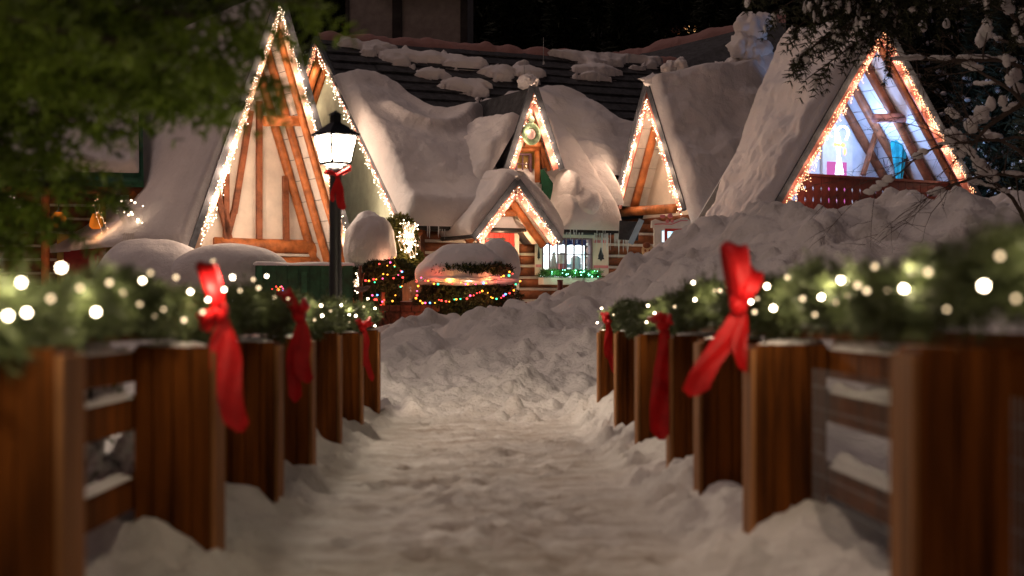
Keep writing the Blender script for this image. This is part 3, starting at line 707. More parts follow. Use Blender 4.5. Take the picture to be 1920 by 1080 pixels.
# loose slabs of snow on the bare slates
def slopepoint(px, py, up_=.1):
    x, s = uvs(px, py); return Vector((x, 0, ze+th))+sd*(SL-s)+sn*up_
def snowpatch(parent, pts, r, seed, nmx=SNOW):
    b = MB()
    for i, (px, py, k) in enumerate(pts):
        v, f = blob('x', None, 'mb', (0,0,0), (r*k*1.25, r*k*.35, r*k*.8), .45, 1.6, seed+i*3.1, 30)
        M = np.array([[1,0,0],[0,sd.y,sn.y],[0,sd.z,sn.z]])
        v2 = v.copy(); v2[:, 1], v2[:, 2] = v[:, 2], v[:, 1]*.9
        v2 = (M @ v2.T).T+np.array(slopepoint(px, py)); b.arr(v2, f)
    return b.build('snow_patch', nmx, parent, True)
zones = [(*uvs(a, b), c, d) for a, b, c, d in ((700,108,1.0,.3),(760,122,1.1,.32),(830,126,1.2,.35),(890,135,.9,.4),(825,155,.9,.35),(870,175,.8,.6),(930,150,.8,.35),(990,155,.6,.5),(1045,98,.7,.45),(1085,120,.8,.5),(1120,145,.8,.6),(1150,110,1.0,.7),(1190,90,1.0,.6),(655,95,.5,.25))]
def sheetsnow(par):
    nu, nv = 260, 90; U, V = grid(nu, nv, 0); x = U*L2; y = .15+V*4.2
    mk = np.zeros_like(x)
    for zx, zy, a, b in zones: mk = np.maximum(mk, np.exp(-((x-zx)/a)**2-((y-zy)/b)**2))
    mk = mk+.55*fbm(x*1.1+.5*noise3(x*2, y*2), y*2.0, 6.1, 5)+.10*np.sin(y*15)
    k = mk > .56
    t = .02+.17*np.sqrt(np.clip((mk-.56)/.3, 0, 1))*(1+.35*fbm(x*2, y*2, 1, 3)); t = np.where(mk > .58, t, -.05)
    base = np.array((0, 0, ze+th)); S_ = np.array(sd); N_ = np.array(sn)
    q = base+x[..., None]*np.array((1,0,0))+(SL-y)[..., None]*S_+(t+.07)[..., None]*N_
    return MB().arr(q.reshape(-1, 3), gfaces(nu, nv, k)).build('snow_patch', SNOW, par, True)
sheetsnow(h2)
# gable end to the left, pale green
Ag = Vector((0, W2, zr)); El = Vector((0, 0, ze)); Er = Vector((0, 2*W2, ze))
gw = MB(); gw.prism([Vector((.5, W2, zr-.1)), Vector((.5, .15, ze-.02)), Vector((.5, 2*W2-.15, ze-.02))], (0,0,0), (.12,0,0)); gw.build('gable_wall', GREENW, h2)
gw = MB(); gw.box((.56, W2, ze/2-.3), (.12, 2*W2-.4, ze+.55)); gw.build('side_wall', LOGD, h2)
for E, s_ in ((El, -1), (Er, 1)):
    e = MB(); e.beam(Ag+Vector((-.03,0,-.02)), E+Vector((-.03,-.05*(-s_),-.05)), .06, .24, (1,0,0)); e.build('bargeboard', PINKB, h2)
    e = MB(); e.beam(Ag+Vector((-.05,0,th*.6)), E+Vector((-.05,0,th*.6)), .1, .14, (1,0,0)); e.build('roof_edge', FASC, h2)
    for q_, w_ in ((.16, .12), (.42, .1)):
        g = MB(); dd = (E-Ag).normalized(); nn = Vector((0, -dd.z, dd.y)); nn = nn if nn.z < 0 else -nn
        g.tube([Ag+dd*.2+nn*.14+Vector((q_,0,0)), E+nn*.14+Vector((q_,0,0))], w_, 10); g.build('rafter', LOG, h2, True)
class Fg:                          # a view of the frame f2 for the left gable plane (x = 0): local points by hand
    thing = f2.thing
icicle_string('fairy lights down the edge of the pale green gable behind the lantern', f2, Ag+Vector((-.08,0,-.05)), El+Vector((-.08,0,-.1)), dens=1.2, drop=.3, m=BWW, wl=3.2, nl=7, front=-.02, r=.018, cap=100)
icicle_string('short fairy lights at the peak of the pale green gable beside the tall gable', f2, Ag+Vector((-.08,0,-.05)), Ag.lerp(Er, .35)+Vector((-.08,0,-.1)), dens=1.6, drop=.3, m=BW, wl=5, nl=2, front=-.02, r=.018)
lamp(f2.pt(690, 330, .1)+Vector((-1.1, 0, 0)), 40, (1,.86,.70), .2, h2)  # added wash light for the pale green wall, no lamp there
# facade of logs with door and window
yf = .75
DX0, DX1 = f2.X(905, yf), f2.X(962, yf); WX0, WX1 = f2.X(1014, yf), f2.X(1106, yf)
xm = (WX0+WX1)/2; WZ0, WZ1 = f2.Z(508, xm, yf), f2.Z(446, xm, yf); DZ1 = f2.Z(424, DX1, yf); DZ0 = -.1
xR = f2.X(1290, yf)
logwall(h2, .5, xR, -.6, ze+.35, yf+.1, .125, LOGD, [(DX0-.1, DX1+.12, DZ0-.5, DZ1+.1), (WX0, WX1, WZ0, WZ1)])
sf = MB(); sf.box((xE/2, .36, ze-.01), (xE-.06, .66, .03)); sf.build('soffit', DARKSIDE, h2)
d_ = MB(); k = 6
for i in range(k):
    w_ = (DX1-DX0)/k; d_.box((DX0+(i+.5)*w_, yf-.06, (DZ1+DZ0)/2), (w_-.012, .05, DZ1-DZ0))
dr = d_.build('door', REDP, h2)
hg = MB(); 
for zz in (DZ1-.35, DZ1-1.5): hg.box((DX0+.28, yf-.095, zz), (.5, .015, .05)); hg.add([(DX0+.5,yf-.1,zz+.06),(DX0+.64,yf-.1,zz),(DX0+.5,yf-.1,zz-.06)], [(0,1,2)])
hg.build('hinge', BLACK, dr)
df = MB(); df.box((DX1+.06, yf-.07, (DZ1+DZ0)/2), (.12, .1, DZ1-DZ0)); df.box((DX0-.06, yf-.07, (DZ1+DZ0)/2), (.12, .1, DZ1-DZ0)); df.box(((DX0+DX1)/2, yf-.072, DZ1+.07), (DX1-DX0+.30, .11, .14)); df.build('door_frame', WHITEP, h2)
# shop window
def window(par, x0, x1, z0, z1, y, cols, rows, fm=DARKSIDE, bm=.03, fw=.05, pane=ROOM, mull=None, dep=.5, name='window'):
    w = MB()
    for x in (x0, x1): w.box((x, y-.03, (z0+z1)/2), (fw, .12, z1-z0+fw))
    for z in (z0, z1): w.box(((x0+x1)/2, y-.032, z), (x1-x0-fw, .118, fw))
    wi = w.build(name, fm, par)
    b = MB()
    for i in range(1, cols): b.box((x0+(x1-x0)*i/cols, y-.02, (z0+z1)/2), (bm*(1.9 if mull and i == mull else 1), .04, z1-z0-fw))
    for j in range(1, rows): b.box(((x0+x1)/2, y-.0215, z0+(z1-z0)*j/rows), (x1-x0-fw, .03, bm*.8))
    b.build('glazing_bars', fm, wi)
    g = MB(); g.box(((x0+x1)/2, y, (z0+z1)/2), (x1-x0-fw, .006, z1-z0-fw)); g.build('glass', GLASS, wi)
    r_ = MB(); r_.box(((x0+x1)/2, y+dep, (z0+z1)/2), (x1-x0+.2, .02, z1-z0+.3)); r_.build('lit_room', pane, wi)
    return wi
MAUVE = mat('mauve_frame', (.28, .16, .20), .5, .1, 5, .1)
wi = window(h2, WX0, WX1, WZ0, WZ1, yf, 6, 2, MAUVE, .028, .07, ROOM, 3)
va = MB(); nx = 40
for i in range(nx):
    x0 = WX0+.06+(WX1-WX0-.12)*i/nx; va.box((x0+.01, yf+.10+.02*math.sin(i*1.7), WZ1-.10), ((WX1-WX0)/nx, .02, .17+.02*math.sin(i*.9)))
va.build('valance', mat('blue_cloth', (.03, .05, .35), .8, .2, 9, .1), wi)
sp = MB(); sp.box((WX0+.75, yf+.25, WZ0+.10), (.2,.15,.22)); sp.build('red_tub', REDP, wi)
sp = MB(); sp.tube([(WX0+.75,yf+.22,WZ0+.2),(WX0+.75,yf+.22,WZ0+.42),(WX0+.75,yf+.22,WZ0+.5)], [.14,.13,.05], 14); sp.tube([(WX0+1.15,yf+.22,WZ0),(WX0+1.15,yf+.22,WZ0+.35),(WX0+1.15,yf+.22,WZ0+.42)], [.14,.15,.06], 14); sp.tube([(WX0+.45,yf+.2,WZ0),(WX0+.5,yf+.2,WZ0+.5)], [.14,.03], 12)
sp.build('display', WHITEP, wi)
sp = MB(); sp.box((WX1-.4, yf+.24, WZ0+.14), (.46,.12,.10)); sp.box((WX1-.42, yf+.24, WZ0+.04), (.5,.12,.05)); sp.build('shelf_goods', TEAL, wi)
wb = MB(); wb.box(((WX0+WX1)/2+.0, yf-.11, WZ1+.05), (WX1-WX0+.2, .06, .1)); wb.build('lintel', WHITEP, h2)
def shutter(x0, x1, tr=1):
    y = yf-.10; s = MB(); s.box(((x0+x1)/2, y, (WZ0+WZ1)/2-.05), (x1-x0, .04, WZ1-WZ0+.15)); so_ = s.build('shutter', CREAM, h2)
    p = MB()
    for z in (WZ1-.08, WZ0+.12): p.box(((x0+x1)/2, y-.026, z), (x1-x0-.03, .012, .075))
    p.build('pink_band', PINK, so_)
    cx, cz = (x0+x1)/2, (WZ0+WZ1)/2; w_ = (x1-x0)*.22
    e = MB(); poly = [(-1,-.55),(-.75,-.35),(-.8,-.1),(-.45,.35),(-.12,.95),(.12,.95),(.45,.35),(.8,-.1),(.75,-.35),(1,-.55),(.3,-.6),(0,-.85),(-.3,-.6)]
    e.prism([Vector((cx+a*w_, y-.024, cz+b_*.21)) for a, b_ in poly], (0,0,0), (0,-.006,0)); e.build('bell_cutout', BLACK, so_)
shutter(f2.X(1108, yf), f2.X(1137, yf)); shutter(f2.X(1000, yf), f2.X(1012, yf))
for x in (DX1+.12,):
    pass
# icicles under the eave
icm = []
for k in range(4):
    b = MB(); L_ = (.18, .28, .4, .55)[k]
    b.tube([(0,0,.02),(.004,0,-L_*.3),(-.003,0,-L_*.65),(0,0,-L_)], [.017,.014,.009,.001], 6)
    me = bpy.data.meshes.new('icicle'); me.from_pydata([tuple(v) for v in b.v], [], b.f); me.materials.append(ICE); icm.append(me)
def icicles(par, fr, x0, x1, z, y, n, ks, smin=.7):
    for i in range(n):
        o = bpy.data.objects.new('icicle', icm[rnd.choice(ks)]); COL.objects.link(o); o.parent = par
        o.location = (x0+(x1-x0)*rnd.random(), y+rnd.uniform(-.05, .05), z); q_ = rnd.uniform(smin, 1.2); o.scale = (q_, q_, q_)
icicles(h2, f2, f2.X(790), f2.X(885), ze+.08, -.02, 20, (0, 1, 1, 2)); icicles(h2, f2, f2.X(1050), f2.X(1100), ze+.08, -.02, 14, (0, 0, 1)); icicles(h2, f2, f2.X(1112), f2.X(1160), ze+.06, .0, 30, (1, 2, 3)); icicles(h2, f2, f2.X(1158, .5), f2.X(1180, .5), ze+.0, .5, 12, (1, 2, 3))
sg = MB(); sg.box((xE/2, -.03, ze+.06), (xE, .05, .12)); sg.build('gutter', DARKSIDE, h2)

# entry gable in front of the eave
Ae = f2.pt(968, 345, -1.2); Le = f2.pt(890, 446, -1.2); Re = f2.pt(1046, 453, -1.2)
eg = thing('x', None, None); bpy.data.objects.remove(eg)
class Grp: pass
ep = f2.thing('entry_gable', 'small snow-topped gable porch over the red shop door', 'porch')
gable_parts(f2, ep, Ae, Le, Re, 2.9, -.1, (-.6,), CREAM, CREAM, thick=.1, logr=.10, barge=.22, wall=False, plank=.5)
b = MB(); b.tube([f2.pt(930, 400, -.5), f2.pt(985, 398, -.5)], .1, 10); b.build('collar_beam', LOG, ep, True)
up = Vector((0,0,.1)); Dd = Vector((0, 3.0, 0)); oo = Vector((0, -.07, 0))
snow_slab('roof_snow', ep, Ae+oo+up, Ae+Dd+up, Le+Dd+up, Le+oo+up+Vector((-.1,0,-.02)), .36, .05, 1, 60, 50, .22, seed=5)
snow_slab('roof_snow', ep, Ae+oo+up, Ae+Dd+up, Re+Dd+up, Re+oo+up+Vector((.1,0,-.02)), .36, .05, 1, 60, 50, .22, seed=6)
blob('ridge_snow', SNOW, ep, Ae+Vector((0,1.3,.2)), (.26,1.42,.26), .12, 2, 3)
icicle_string('fairy lights on the slope of the entry porch nearer the hedge', f2, Ae+Vector((0,0,-.06)), Le, dens=1.9, drop=.24, m=BW, m2=BWW, wl=3, nl=3, r=.017)
icicle_string('fairy lights on the slope of the entry porch nearer the shop window', f2, Ae+Vector((0,0,-.06)), Re, dens=1.9, drop=.24, m=BW, m2=BWW, wl=3, nl=3, r=.017)
lamp(f2.pt(985, 415, -.2), 50, (1,.62,.34), .1, ep)  # this and the next two: added fills without fixture, brightening door and logs
lamp(f2.pt(940, 441, .12), 26, (1,.62,.34), .1, ep)
lamp(f2.pt(990, 441, .12), 34, (1,.52,.24), .1, ep)
# ---------------------------------------------------------------- narrow dormer
yd = .3
Ad = f2.pt(999, 168, yd); Ld = f2.pt(951, 318, yd); Rd = f2.pt(1047, 316, yd)
dm = f2.thing('dormer', 'narrow pointed dormer with yellow window and green wreath on the snowy roof', 'dormer')
gable_parts(f2, dm, Ad, Ld, Rd, 4.2, yd+.75, (yd+.35,), WHITEB, WHITEB, thick=.1, logr=.06, barge=.2, plank=.4)
dwx0, dwx1 = f2.X(965, yd+.5), f2.X(1003, yd+.5); dz0 = f2.Z(345, dwx0, yd+.5); dz1 = f2.Z(284, dwx0, yd+.5)
dwl = MB(); dwl.box(((dwx0+dwx1)/2+.06, yd+.66, (dz0+dz1)/2-.1), (dwx1-dwx0+.3, .1, dz1-dz0+.3)); dwl.build('window_wall', YELL, dm)
w_ = window(dm, dwx0+.05, dwx1-.12, dz0+.03, dz1-.06, yd+.58, 2, 3, MAUVE, .03, .05, ROOMY, None, .06)
b = MB(); b.tube([f2.pt(1007, 282, yd+.35), f2.pt(1008, 342, yd+.35)], .075, 10); b.build('post', LOG, dm, True)
b = MB(); b.tube([f2.pt(968, 281, yd+.35), f2.pt(1010, 279, yd+.35)], .07, 10); b.build('lintel', LOG, dm, True)
b = MB(); b.tube([f2.pt(1012, 280, yd+.4), f2.pt(1020, 315, yd+.4)], .055, 10); b.build('brace', LOG, dm, True)
b = MB(); b.tube([f2.pt(984, 270, yd+.2), f2.pt(1020, 272, yd+.2)], .07, 10); b.build('collar_beam', LOG, dm, True)
sl_ = MB()
for i in range(5):
    p0 = f2.pt(1011+i*3, 318+i*13, yd+.35+.0*i); p1 = f2.pt(1020+i*8, 318+i*13, yd+.35)
    sl_.prism([p0, p1, p1+Vector((.16,0,-.19)), p0+Vector((.0,0,-.19))], (0,0,0), (0,.05,0))
sl_.build('side_slates', GREENP, dm)
up = Vector((0,0,.1)); Dd = Vector((0, 4.1, 0))
sub = lambda k0, k1, E: (Ad.lerp(E, k0), Ad.lerp(E, k1))
a_, b_ = sub(.42, 1.0, Rd); snow_slab('roof_snow', dm, a_+up, a_+up+Dd, b_+up+Dd, b_+up+Vector((.05,-.05,0)), .20, .07, 1.5, 50, 50, .15, seed=9)
a_, b_ = sub(.40, 1.25, Ld); snow_slab('roof_snow', dm, a_+up, a_+up+Dd, b_+up+Dd+Vector((-1.2,0,0)), b_+up+Vector((-.5,-.05,0)), .40, .16, 1.0, 60, 60, .3, seed=10)
blob('peak_snow', SNOW, dm, Ad+Vector((-.02,.25,.22)), (.22,.4,.2), .25, 2, 6)
blob('side_snow', SNOW, dm, f2.pt(1060, 362, .5), (.30,.75,.62), .10, 1.2, 8); blob('side_snow', SNOW, dm, f2.pt(1082, 385, .4), (.55,.9,.50), .12, 1.2, 5)
icicle_string('fairy lights on the slope of the narrow dormer nearer the street lamp', f2, Ad+Vector((0,0,-.15)), Ld+Vector((.05,0,.1)), dens=1.4, drop=.22, m=BW, m2=BWW, wl=2.8, nl=4, r=.017, cluster=lambda s: 1.0-.2*s)
icicle_string('fairy lights on the slope of the narrow dormer facing the snow bank', f2, Ad+Vector((0,0,-.15)), Rd+Vector((0,0,.1)), dens=1.8, drop=.2, m=BW, m2=BWW, wl=2.8, nl=4, r=.017)
wr = f2.thing('wreath', 'round pale green wreath with a pink middle hung in the peak of the dormer', 'wreath')
wc = f2.pt(996, 251, yd-.1)
ring = MB(); n1, n2 = 28, 10; vs = []; fs = []
for i in range(n1):
    a = 2*math.pi*i/n1
    for j in range(n2):
        b = 2*math.pi*j/n2; rr = .20+.07*math.cos(b); vs.append(wc+Vector((rr*math.cos(a), .05*math.sin(b), rr*1.1*math.sin(a)))); fs.append((i*n2+j, i*n2+(j+1) % n2, ((i+1) % n1)*n2+(j+1) % n2, ((i+1) % n1)*n2+j))
ring.add(vs, fs); ring.build('ring', mat('pale_green', (.26, .38, .22), .6, .3, 12, .4), wr, True)
blob('centre', mat('pale_pink', (.65, .45, .42), .6, .1, 9, .2), wr, wc+Vector((-.02,-.02,-.01)), (.13,.07,.14), .05, 2, 2, 24)
blob('top_ornament', mat('pale_green_ball', (.28, .36, .24), .6, .3, 12, .4), wr, wc+Vector((0,0,.36)), (.09,.06,.11), .1, 2, 2, 20)

# ---------------------------------------------------------------- small cream gable (right of centre)
b55 = R(-62)
ap3 = P(1216, 168, 45.5)
f3 = Fr(ap3.x, ap3.y, 1.0, b55)
h3 = f3.thing('small_gable_house', 'small cream gable with orange log rafter and pink-bow window half behind the snow bank', 'house')
A3 = f3.pt(1216, 165); L3 = f3.pt(1158, 386); R3 = f3.pt(1284, 392)
gable_parts(f3, h3, A3, L3, R3, 7.5, .9, (.45,), WHITEB, CREAM, thick=.12, logr=.11, barge=.24)
b = MB(); b.tube([f3.pt(1160, 398, .3), f3.pt(1265, 391, .3)], .13, 10); b.build('tie_beam', LOG, h3, True)
b = MB(); b.tube([f3.pt(1222, 215, .55), f3.pt(1192, 385, .55)], .10, 10); b.build('inner_rafter', LOG, h3, True)
logwall(h3, f3.X(1150, .9), f3.X(1300, .9), -.3, f3.Z(405, f3.X(1220, .9), .9), 1.0, .13, LOGD)
up = Vector((0,0,.12)); Dd = Vector((0, 6.6, 0))
RL = R3+(R3-A3)*.45
snow_slab('roof_snow', h3, A3+up+Vector((.02,-.06,0)), A3+up+Dd+Vector((0,0,1.2)), RL+up+Dd, R3+up+Vector((.12,-.06,0))+(R3-A3)*.25, .42, .16, .75, 170, 120, .24, seed=12, rad2=.8)
snow_slab('roof_snow', h3, A3.lerp(L3, .35)+up+Vector((-.02,-.06,0)), A3.lerp(L3, .35)+up+Dd, L3+up+Dd, L3+up+Vector((-.08,-.06,0)), .16, .07, 1.6, 60, 60, .13, seed=14)
blob('ridge_snow', SNOW, h3, A3+Vector((.05,3.2,.22)), (.24,3.5,.26), .1, 2, 3); blob('peak_snow', SNOW, h3, A3+Vector((.08,.22,.16)), (.2,.42,.22), .12, 2, 5)
icicle_string('fairy lights on the slope of the small cream gable nearer the dormer', f3, A3+Vector((0,0,-.25)), L3, dens=2.0, drop=.25, m=BW, m2=BWW, wl=3.4, nl=4, r=.017)
icicle_string('fairy lights on the slope of the small cream gable nearer the balcony house', f3, A3+Vector((0,0,-.25)), R3, dens=1.5, drop=.28, m=BW, m2=BWW, wl=3.4, nl=4, r=.017)
lamp(f3.pt(1235, 330, -.1), 10, (1,.72,.45), .15, h3)
# its lower window with the scrolled white frame, facing the path
f3b = Fr(*P(1262, 600, 43.4).xy, 1.0, R(8))
wn = f3b.thing('window_surround', 'white scrolled window surround with a pink bow above a lit red-framed window', 'window surround')
x0, x1 = f3b.X(1226), f3b.X(1292); zt_ = f3b.Z(425, x0)
pn = MB(); pn.box((x0+.10, 0, zt_-1.0), (.2, .08, 2.0)); pn.box((x1-.02, 0, zt_-1.0), (.05, .08, 2.0)); pn.box(((x0+x1)/2, -.005, zt_-.04), (x1-x0+.02, .085, .10)); pn.build('frame', WHITEP, wn)
sc_ = MB(); pts = [(1220,424),(1221,414),(1228,411),(1240,415),(1255,416),(1268,412),(1280,408),(1288,409),(1294,416)]
poly = [f3b.pt(a, b) for a, b in pts]+[f3b.pt(1294, 427), f3b.pt(1220, 427)]
sc_.prism(poly, (0,-.06,0), (0,.02,0)); sc_.build('scrolled_top', WHITEP, wn)
bb_ = MB()
for (px, py, rx, rz) in ((1241,406,.075,.05),(1255,405,.07,.065),(1250,415,.05,.05),(1259,415,.045,.04)):
    v, f = blob('x', None, 'mb', f3b.pt(px, py)+Vector((0,-.08,0)), (rx, .03, rz), .1, 2, 1, 16); bb_.arr(v, f)
bb_.tube([f3b.pt(1226,421)+Vector((0,-.07,0)), f3b.pt(1240,420)+Vector((0,-.07,0)), f3b.pt(1258,421)+Vector((0,-.07,0)), f3b.pt(1275,414)+Vector((0,-.07,0)), f3b.pt(1288,414)+Vector((0,-.07,0))], .014, 6)
bb_.build('pink_bow', PINK, wn, True)
rf = MB(); xa, xb = f3b.X(1246), f3b.X(1287); za = f3b.Z(429, xa)
rf.box(((xa+xb)/2, -.02, za-.03), (xb-xa, .06, .07)); rf.box((xa+.03, -.02, za-.8), (.07, .06, 1.5)); rf.build('sash', REDP, wn)
g_ = MB(); g_.box(((xa+xb)/2, .05, za-.8), (xb-xa, .02, 1.6)); g_.build('lit_room', ROOM2, wn)
g_ = MB(); g_.box((x0+.24, .03, za-.8), (.14, .02, 1.5)); g_.build('side_light', ROOM2, wn)

# brown biscuit-face ornament and grey bracket
t = thing('wall_ornament', 'round biscuit-coloured face ornament with brown cap on the dark log wall', 'ornament', P(1214, 470, 43.0))
blob('face', GOLDG, t, (0,0,0), (.15,.05,.18), .04, 2, 1, 24); blob('cap', TIMB, t, (-.02,-.02,.13), (.10,.05,.08), .1, 2, 1, 20)
e = MB()
for dx in (-.06, .05): v, f = blob('x', None, 'mb', (dx,-.05,.0), (.028,.01,.035), 0, 1, 0, 14); e.arr(v, f)
e.build('eyes', TIMB, t, True)
t = thing('downpipe_bracket', 'pale blue-grey slanting gutter board between the icicles and the small cream gable', 'gutter board', P(1190, 440, 44))
b = MB(); b.beam(P(1203, 412, 44)-P(1190,440,44), P(1182, 457, 44)-P(1190,440,44), .10, .14); b.build('board', mat('bluegrey', (.30,.38,.45), .5, .1, 5, .1), t)
b = MB(); b.beam(P(1180, 415, 44.3)-P(1190,440,44), P(1178, 450, 44.3)-P(1190,440,44), .2, .5); b.build('back_panel', SLATE, t)

# ---------------------------------------------------------------- balcony house (right)
a30 = R(31)
ap4 = P(1652, 50, 42)
f4 = Fr(ap4.x, ap4.y, 1.6, a30)
h4 = f4.thing('balcony_house', 'steep house with blue-lit soffit and dark red balcony above the snow bank', 'house')
A4 = f4.pt(1652, 48); L4 = f4.pt(1408, 470); R4 = f4.pt(1842, 396)
gable_parts(f4, h4, A4, L4, R4, 2.65, 2.6, (.2, 1.0, 1.8, 2.5), BLUEW, BLUEW, logr=.12, barge=.26, inner=PINKB, logm=TIMB)
b = MB(); b.tube([f4.pt(1640, 222, .9), f4.pt(1700, 221, .9), f4.pt(1752, 217, .9)], .12, 12); b.build('collar_beam', mat('pinkish_log', (.48,.24,.22), .5, .2, 4, .2), h4, True)
tb(f4, h4, [(1653,215,1618,328)], 2.0, .08, TIMB)
up = Vector((0,0,.12)); Dd = Vector((0, 3.7, 0)); LL = L4
snow_slab('roof_snow', h4, A4+up+Vector((-.06,-.05,0)), A4+up+Vector((0,3.7,-.1)), LL+up+Vector((0,1.9,0)), LL+up+Vector((-.12,-.05,0)), .34, .13, 1.1, 150, 190, .16, seed=21, streak=.05, rad2=.7)
snow_slab('roof_snow', h4, A4+up+Vector((.05,-.05,0)), A4+up+Dd, R4+up+Dd, R4+up+Vector((.1,-.05,0)), .10, .03, 1, 50, 50, .1, seed=22)
icicle_string('fairy lights down the edge of the balcony house over the snowy roof slope', f4, A4+Vector((0,0,-.12)), f4.pt(1458, 400), dens=1.8, drop=.34, m=BW, wl=3.5, nl=6, r=.018, cap=100)
icicle_string('fairy lights down the edge of the balcony house beside the bare tree', f4, A4+Vector((0,0,-.12)), f4.pt(1824, 356), dens=2.2, drop=.22, m=BW, wl=3.5, nl=6, r=.018, cap=100)
# balcony: pierced boards
bf = MB(); xa, xb = f4.X(1494, .35), f4.X(1792, .35); zb1 = f4.Z(329, xa, .35); n = 21
for i in range(n):
    w_ = (xb-xa)/n; x = xa+(i+.5)*w_; z1 = zb1-.0*(i/n); z0 = z1-.9; ww = w_/2-.007
    poly = [(-ww,z0),(ww,z0),(ww,z0+.25),(ww-.03,z0+.34),(ww,z0+.42),(ww,z0+.55),(ww-.035,z0+.62),(ww,z0+.68),(ww,z1),(-ww,z1),(-ww,z0+.68),(-ww+.035,z0+.62),(-ww,z0+.55),(-ww,z0+.42),(-ww+.03,z0+.34),(-ww,z0+.25)]
    bf.prism([Vector((x+a, .33, b_)) for a, b_ in poly], (0,0,0), (0,.03,0))
bf.build('balcony_boards', DRED, h4)
b = MB(); b.box(((xa+xb)/2, .35, zb1+.03), (xb-xa, .12, .06)); b.box(((xa+xb)/2, .40, zb1-.75), (xb-xa, .06, .08)); b.build('balcony_rail', DRED, h4)
b = MB(); b.box(((xa+xb)/2, 1.4, zb1-.95), (xb-xa, 2.3, .1)); b.build('balcony_floor', TIMB, h4)
# wall panel, door, shuttered window
b = MB(); x0, x1 = f4.X(1542, 2.52), f4.X(1598, 2.52); zz = f4.Z(240, x0, 2.52)
poly = [(x0,zb1-.9),(x1,zb1-.9),(x1,zz-.15),(x1-.12,zz),(x0+.12,zz),(x0,zz-.15)]
b.prism([Vector((p_[0], 2.55, p_[1])) for p_ in poly], (0,-.04,0), (0,.03,0)); b.build('door_surround', WHITEP, h4)
b = MB(); x0, x1 = f4.X(1552, 2.48), f4.X(1568, 2.48); b.box(((x0+x1)/2, 2.49, zb1-.1), (x1-x0, .04, 1.5)); x0, x1 = f4.X(1573, 2.48), f4.X(1587, 2.48); b.box(((x0+x1)/2, 2.49, zb1-.1), (x1-x0, .04, 1.5)); b.build('lit_door_panes', emit('violet_panes', (.75, .16, .55), .8, True), h4)
b = MB(); x0, x1 = f4.X(1588, 2.5), f4.X(1608, 2.5); za, zc = f4.Z(202, x0, 2.5), f4.Z(158, x0, 2.5)
for i in range(7): b.box(((x0+x1)/2, 2.52, za+(zc-za)*(i+.5)/7), (x1-x0, .04, (zc-za)/7-.012))
b.build('shutter', mat('purple_shutter', (.20,.06,.14), .5, .1, 5, .1), h4)
b = MB(); x0, x1 = f4.X(1574, 2.5), f4.X(1587, 2.5); b.box(((x0+x1)/2, 2.53, (za+zc)/2), (x1-x0, .03, (zc-za))); b.build('window', ROOM2, h4)
ob = f4.thing('orange_ornament', 'orange ball ornament hanging by the purple shutter of the balcony house', 'ornament')
blob('ball', mat('orange_ball', (.6,.2,.05), .5, .2, 6, .1), ob, f4.pt(1568, 205, 2.0), (.12,.12,.12), .04, 2, 1, 24)
b = MB(); q_ = f4.pt(1568, 198, 2.0); b.tube([q_, q_+Vector((0,0,.3))], .008, 5); b.build('hook', BLACK, ob)
# glowing candy canes
cc = f4.thing('candy_cane_light', 'pair of glowing white candy canes tied with an orange bow on the balcony', 'light figure')
yc = .75
def cane(pts, r):
    b = MB(); b.tube([f4.pt(a, b_, yc) for a, b_ in pts], r, 8); b.build('cane', CANE, cc, True)
def arcp(cx, cy, rx, ry, a0, a1, n=9): return [(cx+rx*math.cos(R(a0+(a1-a0)*i/n)), cy-ry*math.sin(R(a0+(a1-a0)*i/n))) for i in range(n+1)]
cane([(1580,327),(1575,300),(1568,268)]+arcp(1558,250,10,13,0,180), .03)
cane([(1568,327),(1571,300),(1575,268)]+arcp(1580,250,11,13,180,0)[1:], .03)
cane([(1573,327),(1573,270)], .03)
cane([(1548,252),(1551,262)], .028)
cane([(1590,252),(1586,262)], .028)
b = MB(); 
for (px, py, rx, rz) in ((1567,271,.07,.05),(1580,272,.08,.05),(1584,284,.04,.09),(1573,272,.05,.05)):
    v, f = blob('x', None, 'mb', f4.pt(px, py, yc-.05), (rx,.03,rz), .1, 2, 1, 14); b.arr(v, f)
b.build('bow', CANEO, cc, True)
lamp(f4.pt(1580, 285, yc-.1), 80, (.42,.60,1), .25, cc)
lamp(f4.pt(1640, 250, 1.2), 110, (.30,.52,1), .25, cc)  # this and the next two: added blue fill under the soffit, no lamp there
lamp(f4.pt(1650, 160, 1.3), 80, (.30,.52,1), .25, cc)
lamp(f4.pt(1740, 280, 1.2), 90, (.30,.52,1), .25, cc)
# folded teal parasol and leaning boards
um = f4.thing('folded_parasol', 'folded teal parasol leaning upright on the balcony', 'parasol')
b = MB(); xs_, zt_ = f4.X(1686, 1.6), f4.Z(262, f4.X(1686, 1.6), 1.6)
n = 16; vs = []; fs = []
for j, (zz, rr) in enumerate(((0,.17),(-.1,.20),(-.5,.15),(-1.0,.08),(-1.3,.04))):
    for i in range(n): a = 2*math.pi*i/n; q_ = rr*(1+.22*(i % 2)); vs.append((xs_+q_*math.cos(a), 1.6+q_*math.sin(a), zt_+zz))
for j in range(4):
    for i in range(n): fs.append((j*n+i, j*n+(i+1) % n, (j+1)*n+(i+1) % n, (j+1)*n+i))
fs.append(tuple(range(n))); b.add(vs, fs); b.build('canopy', TEAL, um)
b = MB(); b.tube([(xs_, 1.6, zt_+.06), (xs_, 1.6, zt_-1.9)], .022, 8); b.build('pole', WHITEP, um)
